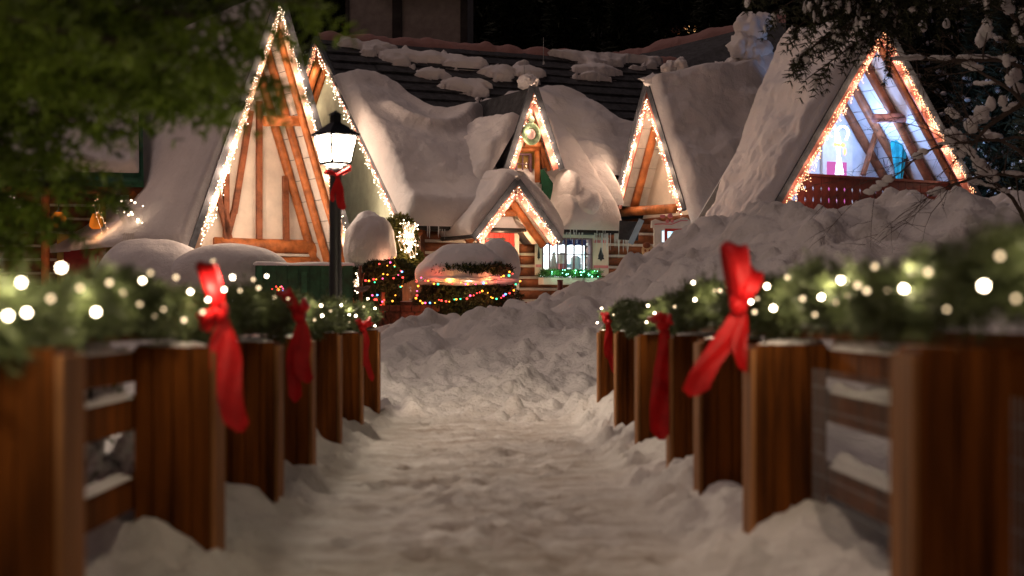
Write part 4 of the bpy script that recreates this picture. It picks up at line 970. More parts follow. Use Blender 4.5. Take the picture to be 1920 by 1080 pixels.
for k, (px, m_, tl) in enumerate(((1664, WHITEP, -.1), (1672, BLUEW, -.14), (1704, FENCE, .25))):
    t = f4.thing('leaning_board', ('white board leaning behind the teal parasol on its far side', 'pale thin board leaning against the teal parasol', 'brown board leaning on the other side of the teal parasol, by the soffit')[k], 'board', 'boards leaning on the balcony')
    b = MB(); p0 = f4.pt(px, 268, 2.1); b.beam(p0, p0+Vector((-tl*3, 0, -1.6)), .03, .12, (0,1,0)); b.build('board', m_, t)

# ---------------------------------------------------------------- house far left, behind the fir
f5 = Fr(*P(262, 600, 46).xy, 1.0, R(12))
h5 = f5.thing('porch_house', 'log house with yellow-framed red door and snowy green roof behind the fir branches', 'house')
x0, x1 = f5.X(-260), f5.X(262); ze5 = f5.Z(352, 0)
logwall(h5, x0, x1, -.5, ze5, 1.9, .17, LOGD, [])
b = MB(); zr5 = f5.Z(120, 0, 3.5)
b.add([(x0,-.2,ze5),(x1+.1,-.2,ze5),(x1+.1,3.6,zr5),(x0,3.6,zr5),(x0,-.2,ze5+.15),(x1+.1,-.2,ze5+.15),(x1+.1,3.6,zr5+.15),(x0,3.6,zr5+.15)], [(3,2,1,0),(4,5,6,7),(0,1,5,4),(1,2,6,5),(2,3,7,6),(3,0,4,7)]); b.build('roof', GREENP, h5)
snow_slab('roof_snow', h5, (x0,3.6,zr5+.15), (x1,3.6,zr5+.15), (x1,.1,ze5+.32), (x0,.1,ze5+.32), .3, .2, .9, 100, 60, .2, v0=lambda x, y: .4+.6*fbm(x*.8, y*0, 2, 3), seed=31)
b = MB(); b.tube([(x0,0,ze5-.08),(x1+.1,0,ze5-.08)], .12, 10); b.build('eave_beam', LOGD, h5, True)
for px in (-60, 85, 190, 250):
    b = MB(); b.tube([(f5.X(px), 0, ze5-.1), (f5.X(px), 0, -.4)], .12, 10); b.build('porch_post', LOG, h5, True)
xa, xb = f5.X(118, 1.7), f5.X(200, 1.7); zd = f5.Z(452, xa, 1.7)
b = MB(); b.box(((xa+xb)/2, 1.72, zd-1.0), (xb-xa, .06, 2.0)); d5 = b.build('door', REDP, h5)
b = MB(); b.box((xb+.07, 1.68, zd-.9), (.18, .1, 2.2)); b.box((xa-.07, 1.68, zd-.9), (.18, .1, 2.2)); b.box(((xa+xb)/2, 1.67, zd+.10), (xb-xa+.32, .1, .18)); b.build('door_frame', YELL, h5)
def loose_string(label, pts, m, r, wl, col=(1,.6,.34), cap=100, group='loose light strings on the porch', lights=1):
    o0 = Vector(pts[0]); t = thing('fairy_lights', label, 'string lights', o0, 0, group)
    b = MB(); b.tube([Vector(p)-o0 for p in pts], .006, 4); b.build('cable', WHITEP, t)
    bulbs(t, [Vector(p)-o0+Vector((rnd.uniform(-.05,.05), -.03, rnd.uniform(-.05,.05))) for p in pts], m, r, cap)
    for k in range(lights):
        p = pts[int((k+.5)*len(pts)/lights)]; lamp(Vector(p)-o0+Vector((0,-.15,0)), wl, col, .08, t)
    return t
loose_string('few large warm lights at the porch corner beside the tall snow drift', [P(a, b, 43.5) for a, b in ((230,378),(245,375),(231,396),(250,383),(246,405),(241,402),(258,418),(265,420),(266,390),(250,400),(262,412))], BWW, .035, 1.2)
loose_string('string of small lights hanging by the orange lantern on the porch', [P(a, b, 44) for a, b in ((178,378),(182,374),(187,388),(184,398),(190,402),(193,410),(196,420),(203,430),(192,437),(181,404),(176,382))], BW, .02, 8)
loose_string('small bright cluster of lights at the far end of the porch', [P(a, b, 44) for a, b in ((20,372),(30,371),(24,385),(27,393),(26,388),(34,386),(24,398),(29,390))], BWW, .028, 12)
for k, (px, py) in enumerate(((110, 412), (180, 415))):
    t = thing('porch_lantern', ('orange round lantern hanging under the porch roof farther from the door', 'orange tapered lantern hanging right above the yellow door frame')[k], 'lantern', P(px, py, 44.5), 0, 'orange lanterns on the porch')
    b = MB(); b.tube([(0,0,-.2),(0,0,-.12),(0,0,.05),(0,0,.2)], [.10,.18,.2 if k == 0 else .15,.09], 14); b.build('shade', emit('orange_glow', (1,.22,.02), .5), t, True)
    b = MB(); b.tube([(0,0,.2),(0,0,.26),(0,0,.6)], [.09,.02,.01], 8); b.build('hook', BLACK, t)
    lamp((0,-.35,-.25), 4, (1,.4,.12), .1, t)
t = thing('trellis', 'narrow white lattice panel standing at the foot of the tall snow drift', 'trellis', P(232, 470, 43.2))
b = MB()
for i in range(5): b.beam((-.12+i*.06, 0, -.4), (.02+i*.06, 0, .45), .02, .02)
for i in range(6): b.beam((-.14+i*.02, .01, -.35+i*.15), (.16+i*.02, .01, -.35+i*.15), .02, .02)
b.build('lattice', WHITEP, t)

# drift at the foot of the tall house and layered snow over its lean-to
t = tag(blob('snow_drift', SNOW, None, P(300, 572, 42), (1.75, 1.5, 1.62), .10, 1.0, 3, 64), 'long smooth snow drift sliding off the tall house towards the porch', 'snow drift')
t = thing('leanto_roof', 'low curved lean-to with layered snow before the tall cream gable', 'lean-to', P(430, 560, 40.5))
blob('snow_layer', SNOW, t, (.0, .2, .66), (1.42, .9, .66), .03, 1.2, 5, 64)
b = MB(); b.box((.1, .3, .1), (2.2, .8, 1.4)); b.build('wall', LOGD, t)
# green shed
fs_ = Fr(*P(560, 600, 38.5).xy, .6, R(6))
t = fs_.thing('green_bin_shed', 'dark green wooden bin shed with a thin snow lid behind the lamp pole', 'shed')
x0, x1 = fs_.X(478), fs_.X(662); z1 = fs_.Z(498, 0)
b = MB(); k = 9
for i in range(k): b.box((x0+(x1-x0)*(i+.5)/k, 0, z1/2), ((x1-x0)/k-.012, .05, z1))
b.box(((x0+x1)/2, .5, z1/2), (x1-x0-.02, .94, z1-.02)); b.build('boards', GREENP, t)
b = MB(); b.box(((x0+x1)/2, -.04, z1*.62), (.12, .04, z1*.6)); b.box((x0+.1, -.04, z1/2), (.12,.04,z1)); b.build('trim', mat('mid_green', (.03,.17,.09), .5, .2, 5, .2), t)
snow_slab('snow_lid', t, (x0-.05,.95,z1), (x1+.05,.95,z1), (x1+.05,-.1,z1), (x0-.05,-.1,z1), .09, .03, 1.5, 50, 20, .1, seed=3)

# ---------------------------------------------------------------- shrubs, hedges
def leafball(parent, name, m, c, r, n, size=.07, inner=.75, zmin=None, squash=None):
    q = NR.normal(size=(n, 3)); q /= np.linalg.norm(q, axis=1)[:, None]
    k = NR.uniform(inner, 1.06, (n, 1))*(1+.13*noise3(q[:, 0]*3, q[:, 1]*3, q[:, 2]*3)[:, None])
    p = q*k*np.array(r)+np.array(c)
    if zmin is not None: keep = p[:, 2] > zmin; p, q = p[keep], q[keep]
    d = q+NR.normal(size=q.shape)*.5; d /= np.linalg.norm(d, axis=1)[:, None]
    v, f = needles(p, d, 5, size, size*.35)
    return MB().arr(v, f).build(name, m, parent)
def mixbulbs(parent, pts, r=.022):
    pat = (0, 1, 4, 1, 0, 1, 2, 0, 1, 4, 1, 0, 3, 1, 0, 2)
    for i in range(5): bulbs(parent, [p for k, p in enumerate(pts) if pat[k % 16] == i], BC[i], r, 20)
def colour_string(label, pts, o0, r=.022, jitter=.04, wl=2.0):
    t = thing('coloured_lights', label, 'string lights', o0, 0, 'coloured light strings on the hedges')
    b = MB(); b.tube([Vector(p)-o0 for p in pts], .006, 4); b.build('cable', SHRUB, t)
    q = [Vector(p)-o0+Vector((rnd.uniform(-jitter, jitter), rnd.uniform(-.06, 0), rnd.uniform(-jitter, jitter))) for p in pts]; rnd.shuffle(q)
    mixbulbs(t, q, r)
    cols = [(1,.12,.06), (1,.4,.08), (1,.5,.25), (1,.3,.1), (1,.12,.15)]
    k = 5
    for i in range(k): lamp(Vector(pts[int((i+.5)*len(pts)/k)])-o0+Vector((0,-.12,.03)), wl, cols[i], .05, t)
    return t
def along(px, Y, n):               # polyline through photographed points with n samples
    P_ = [P(a, b, Y if len(q) == 0 else q[0]) for a, b, *q in px]; out = []
    tot = sum((b-a).length for a, b in zip(P_[:-1], P_[1:]))
    for a, b in zip(P_[:-1], P_[1:]):
        k = max(1, int(n*(b-a).length/tot)); out += [a.lerp(b, i/k) for i in range(k)]
    return out+[P_[-1]]
# dome hedge with a thick snow cap
c0 = P(880, 600, 37.5)
t = thing('dome_hedge', 'rounded dark hedge under a thick two-humped snow cap before the red door', 'hedge', c0)
leafball(t, 'foliage', SHRUB, (0,0,.30), (1.12,.95,.80), 9000, .085, .5)
v, f = blob('x', None, 'mb', (0,0,.25), (.95,.8,.72), .08, 2, 3, 40); MB().arr(v, f).build('inner_mass', DFIR, t)
def capb(c, r, amp, seed, zc):
    return blob('snow_cap', SNOW, t, c, r, amp, 1.6, seed, 64, zc)
capb((-.10,-.05,.98), (1.04,.92,.70), .10, 3, .78); capb((.62,.15,1.15), (.50,.55,.66), .05, 5, .8)
capb((.0,-.18,.86), (1.10,.86,.16), .16, 8, .74)
leafball(t, 'bare_band', SHRUB, (.08,-.66,1.10), (.80,.30,.12), 3800, .10, .2)
colour_string('upper row of coloured lights along the snow edge of the dome hedge', along([(792,525),(820,530),(850,528),(880,531),(910,528),(940,522),(965,510)], 36.55, 26), P(792,525,36.55), .024, .05, 3)
colour_string('lower draped row of coloured lights across the dome hedge', along([(783,530),(781,560),(786,565),(815,566),(850,562),(880,556),(905,548),(925,560),(950,552),(972,530)], 36.5, 38), P(783,530,36.5), .022, .04, 2)
# hedge and shrubs by the steps
c0 = P(722, 600, 38.5)
t = thing('corner_hedge', 'dark lumpy hedge wound with coloured lights beside the snowy steps', 'hedge', c0)
for c, r, n in (((-.10,0,.55), (.42,.5,.62), 3200), ((-.22,.1,1.05), (.32,.4,.28), 1500), ((.25,.1,1.1), (.42,.4,.26), 1800)): leafball(t, 'foliage', SHRUB, c, r, n, .08, .4)
v, f = blob('x', None, 'mb', (-.05,.05,.6), (.36,.4,.58), .08, 2, 3, 30); MB().arr(v, f).build('inner_mass', DFIR, t)
colour_string('coloured lights winding over the top of the corner hedge by the steps', along([(715,497),(730,490),(735,480),(745,500),(755,512),(735,517),(722,512),(705,523),(690,530),(700,520)], 37.9, 22), P(715,497,37.9), .022, .07, 2)
colour_string('coloured lights trailing down the side of the corner hedge to the steps', along([(757,524),(752,540),(744,552),(736,563),(725,567),(712,562),(700,552),(724,590),(745,590),(742,597)], 37.8, 22), P(757,524,37.8), .022, .06, 2)
t = thing('snowy_shrub', 'tall egg-shaped snow mound on a bush between the tall gable and the pale green wall', 'snowy bush', P(692, 600, 41))
blob('snow_cap', SNOW, t, (.03,0,1.72), (.62,.6,.90), .12, 1.3, 5, 64, 1.15)
leafball(t, 'twigs', SHRUB, (.03,-.05,1.16), (.64,.62,.14), 700, .10, .85)
leafball(t, 'foliage', SHRUB, (.0,0,.9), (.6,.6,.55), 2200, .09, .3)
lamp((.55,-.6,1.3), 6, (1,.45,.25), .1, t)
t = thing('yellow_shrub', 'yellow-green shrub glowing beside white fairy lights at the log house corner', 'shrub', P(750, 600, 41.8))
leafball(t, 'foliage', SHRUBY, (0,0,2.05), (.42,.4,.52), 2600, .09, .2)
leafball(t, 'foliage', SHRUBY, (.15,0,1.4), (.45,.4,.4), 1500, .09, .2)
b = MB(); b.tube([(0,0,-.2),(.02,0,.8),(0,0,1.9)], [.05,.04,.02], 8); b.build('stem', BARK, t)
loose_string('bright tangle of warm white lights at the log house corner over the yellow shrub', [P(752+rnd.gauss(14,9), 438+rnd.gauss(6,16), 41.3) for _ in range(70)], BWW, .02, 6, lights=2, group='loose light strings by the log house')
loose_string('warm white lights spilling over the foot of the tall gable by the sign', [P(673+rnd.gauss(0,7), 535+rnd.gauss(0,10), 40) for _ in range(26)], BWW, .02, 2, group='loose light strings by the log house')
loose_string('red tinsel lights glimpsed low behind the near left garland', [P(200+rnd.gauss(0,16), 648+rnd.gauss(0,5), 30) for _ in range(40)], BC[0], .02, 2, (1,.1,.05), group='loose light strings by the log house')
colour_string('tiny cluster of coloured lights in front of the green bin shed', [P(518+rnd.gauss(8,6), 542+rnd.gauss(0,3), 37.6) for _ in range(14)], P(525,542,37.6), .017, .02, .6)
for k, (px, p0, p1, Y, lb) in enumerate(((1019, 100, 70, 49, 'thin pale rod standing on the long slate ridge'), (983, 150, 112, 46, 'thin pale rod rising just behind the dormer peak'))):
    t = thing('roof_rod', lb, 'rod', P(px, p0, Y), 0, 'thin rods on the roof'); b = MB(); q_ = P(px, p1, Y)-P(px, p0, Y)
    b.tube([(0,0,-.3), q_], .008, 6); b.build('rod', WIRE, t); b = MB(); b.tube([(0,0,-.32), (0,0,-.24)], .03, 8); b.build('foot', WIRE, t)
# steps
fst = Fr(*P(785, 600, 38.2).xy, .55, R(18))
t = fst.thing('entrance_steps', 'short flight of brown wooden steps edged with snow between the two hedges', 'steps')
for i in range(5):
    b = MB(); b.box((-.25, i*.25, .12+i*.19), (1.0, .27, .17)); st_ = b.build('step', STONE, t)
    b = MB(); b.box((-.25, i*.25-.06, .215+i*.19), (.86, .14, .022)); b.build('step_snow', SNOW, st_)
b = MB()
for i in range(3): b.beam((-.85,-.12,.1+i*.27), (-.85,1.3,.4+i*.35), .06, .05, (1,0,0))
for y in (-.1, .5, 1.2): b.beam((-.85,y,-.3), (-.85,y,1.2+y*.35), .07, .07, (1,0,0))
b.build('handrail', DRED, t)
t = thing('stone_plinth', 'low reddish stone wall between the far railing end and the steps', 'stone wall', P(752, 600, 36.8), R(10))
b = MB()
for r_ in range(5):
    x = -1.0
    while x < .65:
        w_ = rnd.uniform(.16, .34); b.box((x+w_/2, rnd.uniform(-.02, .02), -.35+r_*.15), (w_-.015, .25, .135)); x += w_
b.build('stones', STONE, t)
# wooden sign
t = thing('wooden_sign', 'small weathered arrow-shaped sign on a forked post before the tall gable', 'sign', P(676, 600, 36))
b = MB(); b.tube([(0,.04,-.3),(.0,.04,.6),(-.01,.04,1.15)], [.045,.04,.035], 8); b.tube([(.0,.04,.75),(.07,.04,1.0)], [.03,.02], 6); b.build('post', TIMB, t, True)
b = MB(); k = 36/F
poly = [(-11,541),(-8,538),(-2,537),(6,537.5),(12,535),(19,536),(16,541),(10,546),(2,548),(-6,547),(-10,545)]
b.prism([Vector((x*k, -.03, (600-y)*k)) for x, y in poly], (0,0,0), (0,.03,0)); b.build('board', mat('weathered_board', (.34,.22,.19), .8, .3, 9, .3), t)
tx = bpy.data.curves.new('lettering', 'FONT'); tx.body = 'DONNER'; tx.size = .075; tx.extrude = .002; tx.align_x = 'CENTER'; tx.align_y = 'CENTER'
tx.materials.append(BLACK); tmp = bpy.data.objects.new('t', tx); COL.objects.link(tmp); dg = bpy.context.evaluated_depsgraph_get(); me = bpy.data.meshes.new_from_object(tmp.evaluated_get(dg)); bpy.data.objects.remove(tmp); to = bpy.data.objects.new('lettering', me); COL.objects.link(to); to.parent = t; to.location = (.03, -.034, (600-542)*k); to.rotation_euler = (R(90), R(-6), 0)

# window box with green lights
t = f2.thing('window_box', 'white window box with green-lit fir garland under the shop window', 'window box')
x0, x1 = f2.X(1016, yf-.5), f2.X(1122, yf-.5); zt_ = f2.Z(521, (x0+x1)/2, yf-.5)
b = MB(); b.box(((x0+x1)/2-.05, yf-.45, zt_-.09), (x1-x0-.1, .3, .18)); b.build('trough', WHITEP, t)
n = 900; p_ = np.stack([NR.uniform(x0, x1, n), NR.normal(yf-.47, .1, n), zt_+NR.uniform(0, .12, n)], 1)
d = NR.normal(size=(n, 3))*.5+np.array([0,-.2,.8]); d /= np.linalg.norm(d, axis=1)[:, None]
v, f = sprigs(p_, d, .12, 3, .06, .012, 4); MB().arr(v, f).build('fir_sprigs', BOXG, t)
bulbs(t, [Vector((rnd.uniform(x0+.1, x1-.1), yf-.66, zt_+rnd.uniform(.03, .2))) for _ in range(22)], BGRN, .018)
for i in range(3): lamp((x0+(x1-x0)*(i+.5)/3, yf-.75, zt_+.18), 3.2, (.5,1,.6), .06, t)
t = thing('red_post', 'short dark red post poking out of the snow below the window box', 'post', P(1051, 575, 40))
b = MB(); b.tube([(-.01,0,-.3),(-.01,0,.62)], [.06,.065], 12); b.build('shaft', DRED, t, True)
b = MB(); b.tube([(-.01,0,.60),(-.01,0,.63)], [.075,.07], 12); b.build('top', DRED, t, True)

# ---------------------------------------------------------------- buildings behind
fb = Fr(*P(765, 600, 62).xy, 1.0, R(-4))
t = fb.thing('tall_back_building', 'tall unlit pale building with dark posts rising behind the slate roof', 'building')
x0, x1 = fb.X(648), fb.X(872); b = MB(); b.box(((x0+x1)/2, 2, 8), (x1-x0, 4, 16)); b.build('walls', GREYW, t)
for px, w_ in ((652,.12),(745,.35),(870,.25)):
    b = MB(); b.box((fb.X(px), -.05, 8), (w_, .1, 15.9)); b.build('post', DARKSIDE, t)
b = MB(); z = fb.Z(-4, 0); b.box(((x0+x1)/2+1.2, -.4, z+.2), (x1-x0, 1.2, .25)); b.build('ledge', DRED, t)
fb = Fr(*P(1300, 600, 52).xy, 1.0, R(-8))
t = fb.thing('back_slate_house', 'dark slate roof with pinkish snow along its ridge, behind the small cream gable', 'house')
xa, xb = fb.X(1150), fb.X(1480); z0, z1 = fb.Z(175, 0), fb.Z(72, fb.X(1300, 3.2), 3.2)
sl4 = (fb.Z(45, fb.X(1390, 3.2), 3.2)-fb.Z(88, fb.X(1215, 3.2), 3.2))/(fb.X(1390, 3.2)-fb.X(1215, 3.2))
b = MB(); b.add([(xa,0,z0),(xb,0,z0),(xb,3.2,z1+sl4*xb),(xa,3.2,z1+sl4*xa),(xa,6.4,z0),(xb,6.4,z0)], [(0,1,2,3),(3,2,5,4),(0,3,4),(1,5,2)]); b.build('roof', SLATE, t)
b = MB(); b.box(((xa+xb)/2, 3.2, z0/2), (xb-xa-.3, 6, z0-.02)); b.build('walls', DARKSIDE, t)
n = 120; xs = np.linspace(xa, xb, n); Xg, Pg = np.meshgrid(xs, np.linspace(-1, 1, 9), indexing='ij')
hh = (.10+.06*np.abs(np.sin(Xg*2.1+.4)) +.06*fbm(Xg*1.5, Pg*.3, 2, 3))*edge(1-abs(Pg), .8)
MB().arr(np.stack([Xg, 3.2+Pg*.3, z1+sl4*Xg-abs(Pg)*.25+hh*1.3], -1).reshape(-1, 3), gfaces(n, 9)).build('ridge_cap', PKS, t, True)
# far lit cabin
fc = Fr(*P(1290, 600, 84).xy, 1.0, R(20))
t = fc.thing('far_cabin', 'tiny gabled cabin glowing with green lights high beyond the slate ridge', 'cabin')
Ac = fc.pt(1292, 40); zc = Ac.z; k = 84/F
b = MB(); b.box((Ac.x, 1.2, zc-2.2), (1.0, 2.4, 3.2)); b.build('walls', mat('warm_wall', (.6,.45,.3), .7, .1, 3, .1), t)
b = MB(); b.prism([Vector((Ac.x-.85,0,zc-.75)), Vector((Ac.x,0,zc)), Vector((Ac.x+.85,0,zc-.75)), Vector((Ac.x+.85,0,zc-.87)), Vector((Ac.x,0,zc-.12)), Vector((Ac.x-.85,0,zc-.87))], (0,-.35,0), (0,2.6,0)); b.build('roof', LOGD, t)
b = MB(); b.prism([Vector((Ac.x-.7,.0,zc-.78)), Vector((Ac.x+.7,.0,zc-.78)), Vector((Ac.x,.0,zc-.14))], (0,-.02,0), (0,.02,0)); b.build('gable_wall', mat('warm_gable', (.6,.5,.35), .7, .1, 3, .1), t)
b = MB(); b.box((Ac.x-.3, -.06, zc-.95), (.5, .03, .16)); b.build('green_lights', BGRN, t)
lamp((Ac.x, -.8, zc-.5), 30, (1,.65,.35), .2, t)

# ---------------------------------------------------------------- trees
def fir_branch(fol, wood, p0, p1, droop, side, n_tw=26, needle=.07, wd=.009, r0=.03, snow=None, sag=.25, start=.15, per=6, nn=4):
    p0, p1 = np.array(p0, float), np.array(p1, float)
    ts = np.linspace(0, 1, 9); pts = p0[None]*(1-ts[:, None])+p1[None]*ts[:, None]; pts[:, 2] += droop*4*ts*(1-ts)-0
    wood.tube([Vector(p) for p in pts], [r0*(1-.85*t_) for t_ in ts], 6)
    L = np.linalg.norm(p1-p0); ax = (p1-p0)/L
    lat = np.cross(ax, [0,0,1]); lat /= np.linalg.norm(lat)+1e-9
    t_ = NR.uniform(start, 1, n_tw); base = np.stack([np.interp(t_, ts, pts[:, i]) for i in range(3)], 1)
    sg = NR.choice([-1, 1], n_tw)[:, None]; ln = side*(1.1-t_*.75)*NR.uniform(.6, 1.2, n_tw)
    d = lat*sg*NR.uniform(.3, 1, (n_tw, 1))+ax*.55+np.array([0,0,-1])*NR.uniform(sag*.4, sag*2.2, (n_tw, 1)); d /= np.linalg.norm(d, axis=1)[:, None]
    for b_, dd, l_ in zip(base, d, ln):
        k = max(3, int(l_/(needle*.55))); s = (np.arange(k)+.5)/k
        c = b_[None]+dd[None]*(s*l_)[:, None]; c[:, 2] -= sag*.5*(s**2)*l_
        v, f = needles(c, np.repeat(dd[None], k, 0), nn, needle, wd); fol.arr(v, f)
        if snow is not None and NR.rand() < snow[1]:
            q_ = c[int(k*NR.uniform(.2, .8))]; v, f = blob('x', None, 'mb', q_+np.array([0,0,.03]), (snow[2]*NR.uniform(.4,1.3), snow[2]*NR.uniform(.4,1.2), snow[2]*NR.uniform(.4,2.2)), .75, 2.4, NR.uniform(0, 50), 14); snow[0].arr(v, f)
# near fir hanging into the top left corner
NT = thing('fir_tree', 'near dark green fir whose out-of-focus branches hang across the upper sky-side corner by the tall gable', 'tree', (-5.2, 8.5, -.55))
NT['label'] = 'near blurred dark green fir with branches hanging in front of the tall gable and porch'
o0 = np.array((-5.2, 8.5, -.55))
fol, wd_ = MB(), MB()
wd_.tube([(0,0,0),(.05,0,2),(0,0,5),(0,0,9)], [.25,.22,.16,.03], 12)
def nb(px, py, Y, n_tw=34, side=.55, up=.6, sag=.35, start=.25):
    e = np.array(P(px, py, Y)); s = np.array([-5.2, 8.5, e[2]+up*rnd.uniform(.6, 1.6)])
    fir_branch(fol, wd_, s-o0, e-o0, .15, side, n_tw, .065, .014, .03, None, sag, start, nn=5)
for px, py, Y in ((600,10,7.2),(560,-40,7.8),(540,60,7),(480,90,7.4),(520,150,7.6),(430,120,6.8),(380,60,7),(300,30,7.3),(250,90,6.5),(200,-20,7),(400,160,7.2),(440,20,7.7),(330,150,7.5),(280,130,8.2),(230,170,7.0),(120,60,6.8),(60,120,7.2),(0,50,7.5),(20,200,7.0),(150,150,7.6),(500,-60,8),(350,-50,7.4),(620,-30,8.4),(470,170,7.1),(300,190,7.6),(390,190,7.8),(100,0,6.4)):
    nb(px, py, Y, 90, .55)
for px, py, Y in ((515,205,7.4),(250,250,7.8),(180,300,7.4),(120,350,7.9),(60,300,7.2),(10,380,7.6),(90,420,8.1),(200,380,8.4),(150,440,8.0),(40,460,7.3),(0,430,8.6),(225,330,8.8),(110,250,8),(70,380,7.8),(170,230,7.6)):
    nb(px, py, Y, 60, .42, .3, .3, .4); nb(px+rnd.uniform(-60,30), py+rnd.uniform(-40,25), Y+.4, 40, .36, .3, .3, .4)
fol.build('crown', FIRG, NT); wd_.build('trunk', BARK, NT)
# snowy fir reaching in from the top right
o0 = np.array((9.6, 26, -.3))
ST = thing('fir_tree', 'snow-dusted fir branches reaching in above the roof of the balcony house', 'tree', o0)
fol, wd_, sn_ = MB(), MB(), MB()
wd_.tube([(0,0,0),(.05,0,5),(0,0,9),(0,0,13)], [.35,.3,.2,.04], 12)
for px, py, Y, n_tw in ((1400,-10,25,60),(1440,30,25.5,60),(1480,60,25,60),(1520,90,26,60),(1490,110,25,60),(1560,50,25.5,60),(1600,15,26,60),(1640,-20,25,50),(1500,0,26,50),(1560,-20,25,50),(1450,-30,26,50),(1570,70,25,40),(1680,-30,26.5,50),(1530,20,25.4,50),(1720,-30,25,40),(1510,150,25.2,40),(1760,-40,26,50),(1850,0,25,60),(1900,60,26,50),(1800,-30,25,50)):
    e = np.array(P(px, py, Y)); s = np.array([9.6, 26, e[2]+rnd.uniform(2.2, 3.4)])
    fir_branch(fol, wd_, s-o0, e-o0, .25, .75, int(n_tw*1.7), .11, .022, .05, (sn_, .42, .045), .85, .3, nn=6)
for px, py in ((1658,160),(1668,140)):
    e = np.array(P(px, py, 26)); fir_branch(fol, wd_, e-o0+np.array((.1,0,1.3)), e-o0, .0, .22, 22, .09, .015, .02, None, .9, .1)
fol.build('crown', mat('olive_fir', (.05,.055,.025), .7, .5, 3, 0, c2=(.02,.022,.012)), ST); wd_.build('trunk', BARK, ST); tag(sn_.build('snow', SNOW, ST, True), kind='stuff')
# heavy snow lump on the roof edge under it
t = tag(MB().build('snow_lump', SNOW), 'big knobbly pile of snow on the back roof below the snowy fir', 'snow pile'); bpy.data.objects.remove(t)
b = MB()
for i, (px, py, r_) in enumerate(((1408,55,.42),(1395,90,.42),(1415,95,.45),(1425,120,.4),(1400,125,.36),(1375,128,.3),(1350,138,.28),(1330,142,.26),(1300,145,.24),(1430,40,.25),(1255,128,.2),(1275,122,.2))):
    v, f = blob('x', None, 'mb', P(px, py, 47), (r_*1.05, r_, r_), .35, 1.8, i*4.7, 40); b.arr(v, f)
t = tag(b.build('snow_pile', SNOW, None, True), 'big knobbly pile of snow on the back roof below the snowy fir', 'snow pile')
# bare tree with snow on its boughs
o0 = P(1990, 600, 27); o0.z = 2.6
BT = thing('bare_tree', 'leafless tree with snow lumps on curving boughs beside the balcony house', 'tree', o0)
wd_, sn_ = MB(), MB(); r2 = random.Random(11)
def bough(p, d, L, r, lv, ends=None):
    n = max(4, int(L/.22)); pts = [p.copy()]; rs = [r]
    for i in range(n):
        d = (d+Vector((r2.gauss(0,.13), r2.gauss(0,.13), r2.gauss(.0,.12)-.015*(lv < 3)))).normalized(); p = p+d*(L/n); pts.append(p.copy()); rs.append(r*(1-.75*(i+1)/n))
        if lv > 0 and i > 0:
            for _ in range(1 if r2.random() < .78 else 2):
                nd = (d+Vector((r2.gauss(0,.6), r2.gauss(0,.5), r2.gauss(0,.6)))).normalized()
                bough(p.copy(), nd, L*r2.uniform(.28, .55), max(rs[-1]*.6, .005), lv-1)
    wd_.tube(pts, rs, 5 if lv else 3)
    if r > .016:
        for i in range(1, len(pts)-1):
            if r2.random() < .55:
                k = r2.uniform(.5, 1.5); dd = pts[i+1]-pts[i]
                for s in (0, .5):
                    v, f = blob('x', None, 'mb', pts[i]+dd*s+Vector((0,0,rs[i]+.012*k)), (.045*k+abs(dd.x)*.32, .04*k, .028*k+abs(dd.z)*.25), .3, 1.6, r2.uniform(0, 50), 12); sn_.arr(v, f)
tips = [((1925,190),(1780,275),.055),((1940,130),(1700,60),.04),((1950,330),(1730,330),.03),((1930,260),(1600,215),.028),((1935,60),(1760,-10),.04),((1950,230),(1800,120),.045),((1925,420),(1850,250),.04),((1960,100),(1850,60),.04),((1930,300),(1830,160),.035)]
tr_ = [Vector((0,0,-2.2)), Vector((0,0,0)), Vector((-.05,0,2)), Vector((0,0,4.5))]
wd_.tube(tr_, [.2,.17,.12,.05], 10)
for a, b_, r_ in tips:
    s = P(*a, 27)-o0; e = P(*b_, 27+r2.uniform(-.8,.8))-o0
    wd_.tube([Vector((0,0,s.z-.4)), s], [r_*1.3, r_], 6)
    bough(s, (e-s).normalized(), (e-s).length*1.05, r_, 3 if r_ > .03 else 2)
for i, (px, py, k) in enumerate(((1840,215,1.2),(1822,235,1.1),(1858,195,.8),(1785,255,1.1),(1800,262,.9),(1848,60,1),(1838,75,.8),(1905,140,.9),(1730,50,.7),(1775,45,.6),(1880,190,.7),(1910,165,.8))):
    v, f = blob('x', None, 'mb', P(px, py, 27)-o0, (.10*k,.08*k,.13*k), .4, 1.5, i*3, 20); sn_.arr(v, f)
wd_.build('branches', TWIG, BT); tag(sn_.build('snow', SNOW, BT, True), kind='stuff')
# snowy bush outside the near left railing
o0 = P(205, 600, 8.6); t = thing('snowy_bush', 'snow-laden dark bush seen through the gap of the near left railing', 'bush', (o0.x-.1, 8.6, -.6))
fol, wd_, sn_ = MB(), MB(), MB()
for i in range(26):
    a = rnd.uniform(0, 6.28); e = np.array((math.cos(a)*rnd.uniform(.2,.6), math.sin(a)*.5, rnd.uniform(.25, 1.55)))
    fir_branch(fol, wd_, (0,0,max(.05, e[2]-.5)), e, .05, .28, 16, .06, .01, .015, (sn_, .65, .06), .4, .2)
fol.build('foliage', FIRG, t); wd_.build('stems', BARK, t); tag(sn_.build('snow', SNOW, t, True), kind='stuff')
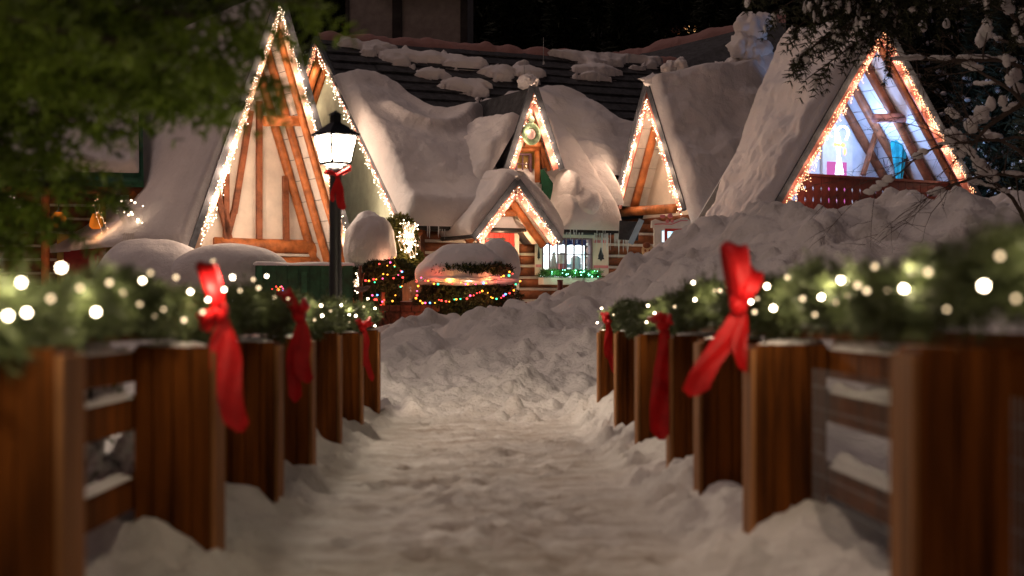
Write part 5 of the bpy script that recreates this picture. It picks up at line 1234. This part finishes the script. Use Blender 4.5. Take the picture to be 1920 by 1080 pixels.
# background forest
protos = []
def conifer(h, seed, snow=.0):
    r_ = np.random.RandomState(seed); fol, sn2 = MB(), MB(); n = 900
    z = h*(.12+.88*r_.uniform(0, 1, n)**.85); rad = (h-z)*.24+.1; a = r_.uniform(0, 2*np.pi, n); k = r_.uniform(.35, 1.0, n)
    c = np.stack([np.cos(a)*rad*k, np.sin(a)*rad*k, z-.25*rad*k], 1)
    d = np.stack([np.cos(a), np.sin(a), np.full(n, -.35)], 1); d /= np.linalg.norm(d, axis=1)[:, None]
    v, f = needles(c, d, 7, .75, .10, r_, .7); fol.arr(v, f)
    if snow:
        sel = r_.rand(n) < snow
        for q in c[sel]: v, f = blob('x', None, 'mb', q+np.array([0,0,.12]), (.16,.16,.1), .4, 1.5, r_.uniform(0, 50), 8); sn2.arr(v, f)
    tr = MB(); tr.tube([(0,0,-1),(0,0,h*.5),(0,0,h)], [.28,.16,.02], 8)
    return fol, tr, sn2
lab = ['very dark fir', 'dark narrow fir', 'dark fir dusted with snow']
spots = [(905,76,15,0),(960,72,14,1),(1010,80,17,0),(1060,74,14,1),(1120,78,16,0),(1175,72,14,1),(1240,80,17,0),(1345,76,15,1),(1400,74,15,0),(1450,80,17,1),(1520,76,16,0),(1600,78,16,1),(640,74,15,1),(590,80,17,0),(930,84,19,1),(1090,88,20,0),(1300,96,20,1),
         (1850,48,9.5,2),(1910,46,10,2),(1880,58,12,2),(1800,60,12,2),(1940,54,12,2),(1740,62,13,2),(1960,44,8,2),(1690,66,13,2),(-60,64,13,1),(60,68,14,0),(170,72,15,1),(280,70,14,0),(390,74,15,1)]
made = {}
nm = ['behind the slate roof and pale building','seen past the edge of the pale building','above the middle of the slate ridge','above the dormer','over the snow patches of the ridge','by the ridge end','beside the far glowing cabin','behind the snow pile','behind the snowy fir branches']
for i, (px, Y, h, kd) in enumerate(spots):
    w0 = P(px, 600, Y); z = gh(w0.x, Y)
    g_ = ('firs in the dark wood behind the village', 'firs in the dark wood behind the village', 'snow-dusted firs beside the balcony house')[kd]
    lb = ('tall near-black fir in the unlit wood behind the village roofs', 'tall near-black fir in the unlit wood behind the village roofs', 'dark snow-flecked fir behind the bare tree and balcony house')[kd]
    t = thing('conifer', lb, 'tree', (w0.x, Y, z-.3), rnd.uniform(0, 6), g_)
    if kd not in made:
        f_, tr, s2 = conifer(14.0, 40+kd, .30 if kd == 2 else 0)
        made[kd] = [f_.build('crown', DFIR, t), tr.build('trunk', BARK, t)]
        if kd == 2: made[kd].append(tag(s2.build('snow', SNOW, t, True), kind='stuff'))
    else:
        for o in made[kd]:
            c = o.copy(); COL.objects.link(c); c.parent = t
    s_ = h/14.0; t.scale = (s_, s_, s_)
